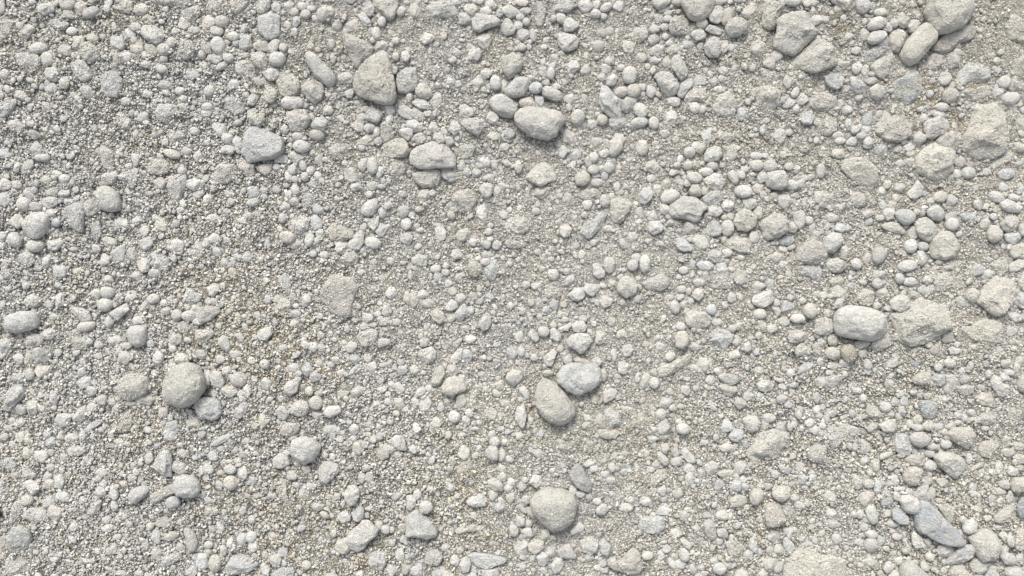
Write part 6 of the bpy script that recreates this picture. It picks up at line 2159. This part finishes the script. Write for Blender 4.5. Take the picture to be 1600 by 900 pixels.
# ------------------------------------------------------------------ sand and grit: grains instanced on everything that lies face up
gv = np.stack([X, Y, Z], -1).reshape(-1, 3)
i0, i1 = np.searchsorted(XS, (-1.12, 1.12)); j0, j1 = np.searchsorted(YS, (-.74, .74))
sub = idx[j0:j1, i0:i1]
def tri_grid(step=1):
    a = sub[::step, ::step]; return np.concatenate([np.stack([a[:-1, :-1], a[:-1, 1:], a[1:, 1:]], -1).reshape(-1, 3), np.stack([a[:-1, :-1], a[1:, 1:], a[1:, :-1]], -1).reshape(-1, 3)])
peb_bvh = BVHTree.FromPolygons(PV.tolist(), PF.tolist())
owner = np.array(owner, dtype=int)
N = 600000
px = rng.uniform(-.84, .84, N); py = rng.uniform(-.49, .49, N)
ring = rng.uniform(size=N) < .24                                   # the gravel goes on past the picture's edges
px[ring] = rng.uniform(-1.1, 1.1, ring.sum()); py[ring] = rng.uniform(-.72, .72, ring.sum())
cz = coarse(px, py); bz = brown(px, py)
dia = .0016 * (1 - rng.uniform(size=N)) ** (-1 / (3.0 - .9 * cz)); dia = np.minimum(dia, .0015 + (.0022 + .0026 * cz) * rng.uniform(size=N))
# ground height by bilinear lookup
def bil(x, y):
    fi = (x - xs[0]) / dx + len(gx); fj = (y - ys[0]) / dx + len(gy)
    a = np.floor(fi).astype(int); b_ = np.floor(fj).astype(int); u = fi - a; w = fj - b_
    return Z[b_, a] * (1 - u) * (1 - w) + Z[b_, a + 1] * u * (1 - w) + Z[b_ + 1, a] * (1 - u) * w + Z[b_ + 1, a + 1] * u * w
zg = bil(px, py)
patch = fbm2(px, py, 55, 50.0, 3)
down = Vector((0, 0, -1)); keep = np.ones(N, bool); pz = zg.copy(); onst = np.zeros(N, bool)
U01 = rng.uniform(size=N)
for n in range(N):
    o3 = (px[n], py[n], .3)
    loc, nor, fi, dist = big_bvh.ray_cast(o3, down)
    loc2, nor2, fi2, dist2 = peb_bvh.ray_cast(o3, down)
    z1 = loc.z if loc else -1; z2 = loc2.z if loc2 else -1
    if z1 > zg[n] and z1 >= z2:
        e = ST[owner[fi]]['e']; cover = .85 - .95 * e + (.14 if ST[owner[fi]]['ti'] in 'gdt' else 0)
        low = 1.0 if z1 - zg[n] < .0022 else 0.0                      # sand lapping over the rim
        pr = max(cover * (1.5 if patch[n] > .05 else .3), .40 * low)
        if nor.z < .6 or U01[n] > pr: keep[n] = False
        pz[n] = z1; onst[n] = True
    elif z2 > zg[n]:
        pr = .22 if z2 - zg[n] < .0012 else .035
        if nor2.z < .6 or U01[n] > pr: keep[n] = False
        pz[n] = z2; onst[n] = True
dia = np.where(onst, np.minimum(dia, .0026), dia)
# fewer grains where the gravel is open and brown soil shows
keep &= ~((~onst) & (rng.uniform(size=N) < .10 * cz + .25 * bz))
px, py, pz, dia, onst, cz, bz = (a[keep] for a in (px, py, pz, dia, onst, cz, bz)); N = len(px)
pz = pz + dia * np.where(onst, .12, rng.uniform(-.25, 1.0, N) * (.35 + .45 * cz))
tone = np.exp(rng.normal(size=N) * .13)[:, None] * np.array([.52, .506, .462])[None] * (1 + rng.normal(size=(N, 3)) * .012)
q = rng.uniform(size=N)
warm = np.clip((px + .5) * .35 + .6 * fbm2(px, py, 7, 80.0, 2), -.3, .6)[:, None]
tone = tone * (1 + warm * np.array([.05, .01, -.09])[None])
tone[q < .06] *= .45
tone[(q > .07) & (q < .15)] *= 1.18
tone[(q > .17) & (q < .21)] *= np.array([1.0, .93, .80])
tone = tone * (1 - bz[:, None] * np.array([.14, .20, .32])[None])
tone = np.clip(tone, .03, .72)
me = bpy.data.meshes.new("grit"); me.vertices.add(N); me.vertices.foreach_set("co", np.stack([px, py, pz], -1).ravel())
def attr(nm, ty, arr, key):
    a = me.attributes.new(nm, ty, 'POINT'); a.data.foreach_set(key, np.ascontiguousarray(arr).ravel())
attr("rot", 'FLOAT_VECTOR', rng.uniform(0, 6.283, (N, 3)).astype(np.float32), "vector")
attr("scl", 'FLOAT_VECTOR', (dia[:, None] * .5 * rng.uniform(.55, 1.4, (N, 3))).astype(np.float32), "vector")
attr("pick", 'INT', rng.integers(0, 8, N).astype(np.int32), "value")
attr("tone", 'FLOAT_COLOR', np.concatenate([tone, np.ones((N, 1))], 1).astype(np.float32), "color")
grit = bpy.data.objects.new("sand_grit", me); scene.collection.objects.link(grit)
grit["kind"] = "stuff"; grit["label"] = "pale coarse sand and grit filling the gaps between all the stones"; grit["category"] = "sand"
pc = bpy.data.collections.new("grain_kinds")
for g in range(8):
    src, U, F = ICO[2 if g < 3 else 1]; r = np.random.default_rng(400 + g)
    P = U.copy()
    for k_ in range(8):
        n = r.normal(size=3); n /= np.linalg.norm(n); d = r.uniform(.45, .8); t = P @ n; P = P - np.maximum(t - d, 0)[:, None] * n
    P = P * (1 + .12 * r.normal(size=(len(P), 1)))
    gm = src.copy(); gm.vertices.foreach_set("co", P.ravel()); gm.polygons.foreach_set("use_smooth", [False] * len(gm.polygons)); gm.materials.append(M_GRAIN); gm.update()
    pc.objects.link(bpy.data.objects.new("grain", gm))
ng = bpy.data.node_groups.new("scatter_grains", 'GeometryNodeTree')
ng.interface.new_socket("Geometry", in_out='INPUT', socket_type='NodeSocketGeometry'); ng.interface.new_socket("Geometry", in_out='OUTPUT', socket_type='NodeSocketGeometry')
gi = ng.nodes.new("NodeGroupInput"); go = ng.nodes.new("NodeGroupOutput")
iop = ng.nodes.new("GeometryNodeInstanceOnPoints"); ci = ng.nodes.new("GeometryNodeCollectionInfo")
ci.inputs[0].default_value = pc; ci.inputs[1].default_value = True; ci.inputs[2].default_value = True
def na(nm, ty):
    n = ng.nodes.new("GeometryNodeInputNamedAttribute"); n.data_type = ty; n.inputs[0].default_value = nm
    return n.outputs[0]
ng.links.new(gi.outputs[0], iop.inputs["Points"]); ng.links.new(ci.outputs[0], iop.inputs["Instance"])
iop.inputs["Pick Instance"].default_value = True; ng.links.new(na("pick", 'INT'), iop.inputs["Instance Index"])
e2r = ng.nodes.new("FunctionNodeEulerToRotation"); ng.links.new(na("rot", 'FLOAT_VECTOR'), e2r.inputs[0])
ng.links.new(e2r.outputs[0], iop.inputs["Rotation"]); ng.links.new(na("scl", 'FLOAT_VECTOR'), iop.inputs["Scale"])
ng.links.new(iop.outputs[0], go.inputs[0])
md = grit.modifiers.new("grains", 'NODES'); md.node_group = ng
for k_ in ICO: bpy.data.meshes.remove(ICO[k_][0])
print("stones", NIND, "pebbles", len(items), "grains", N)
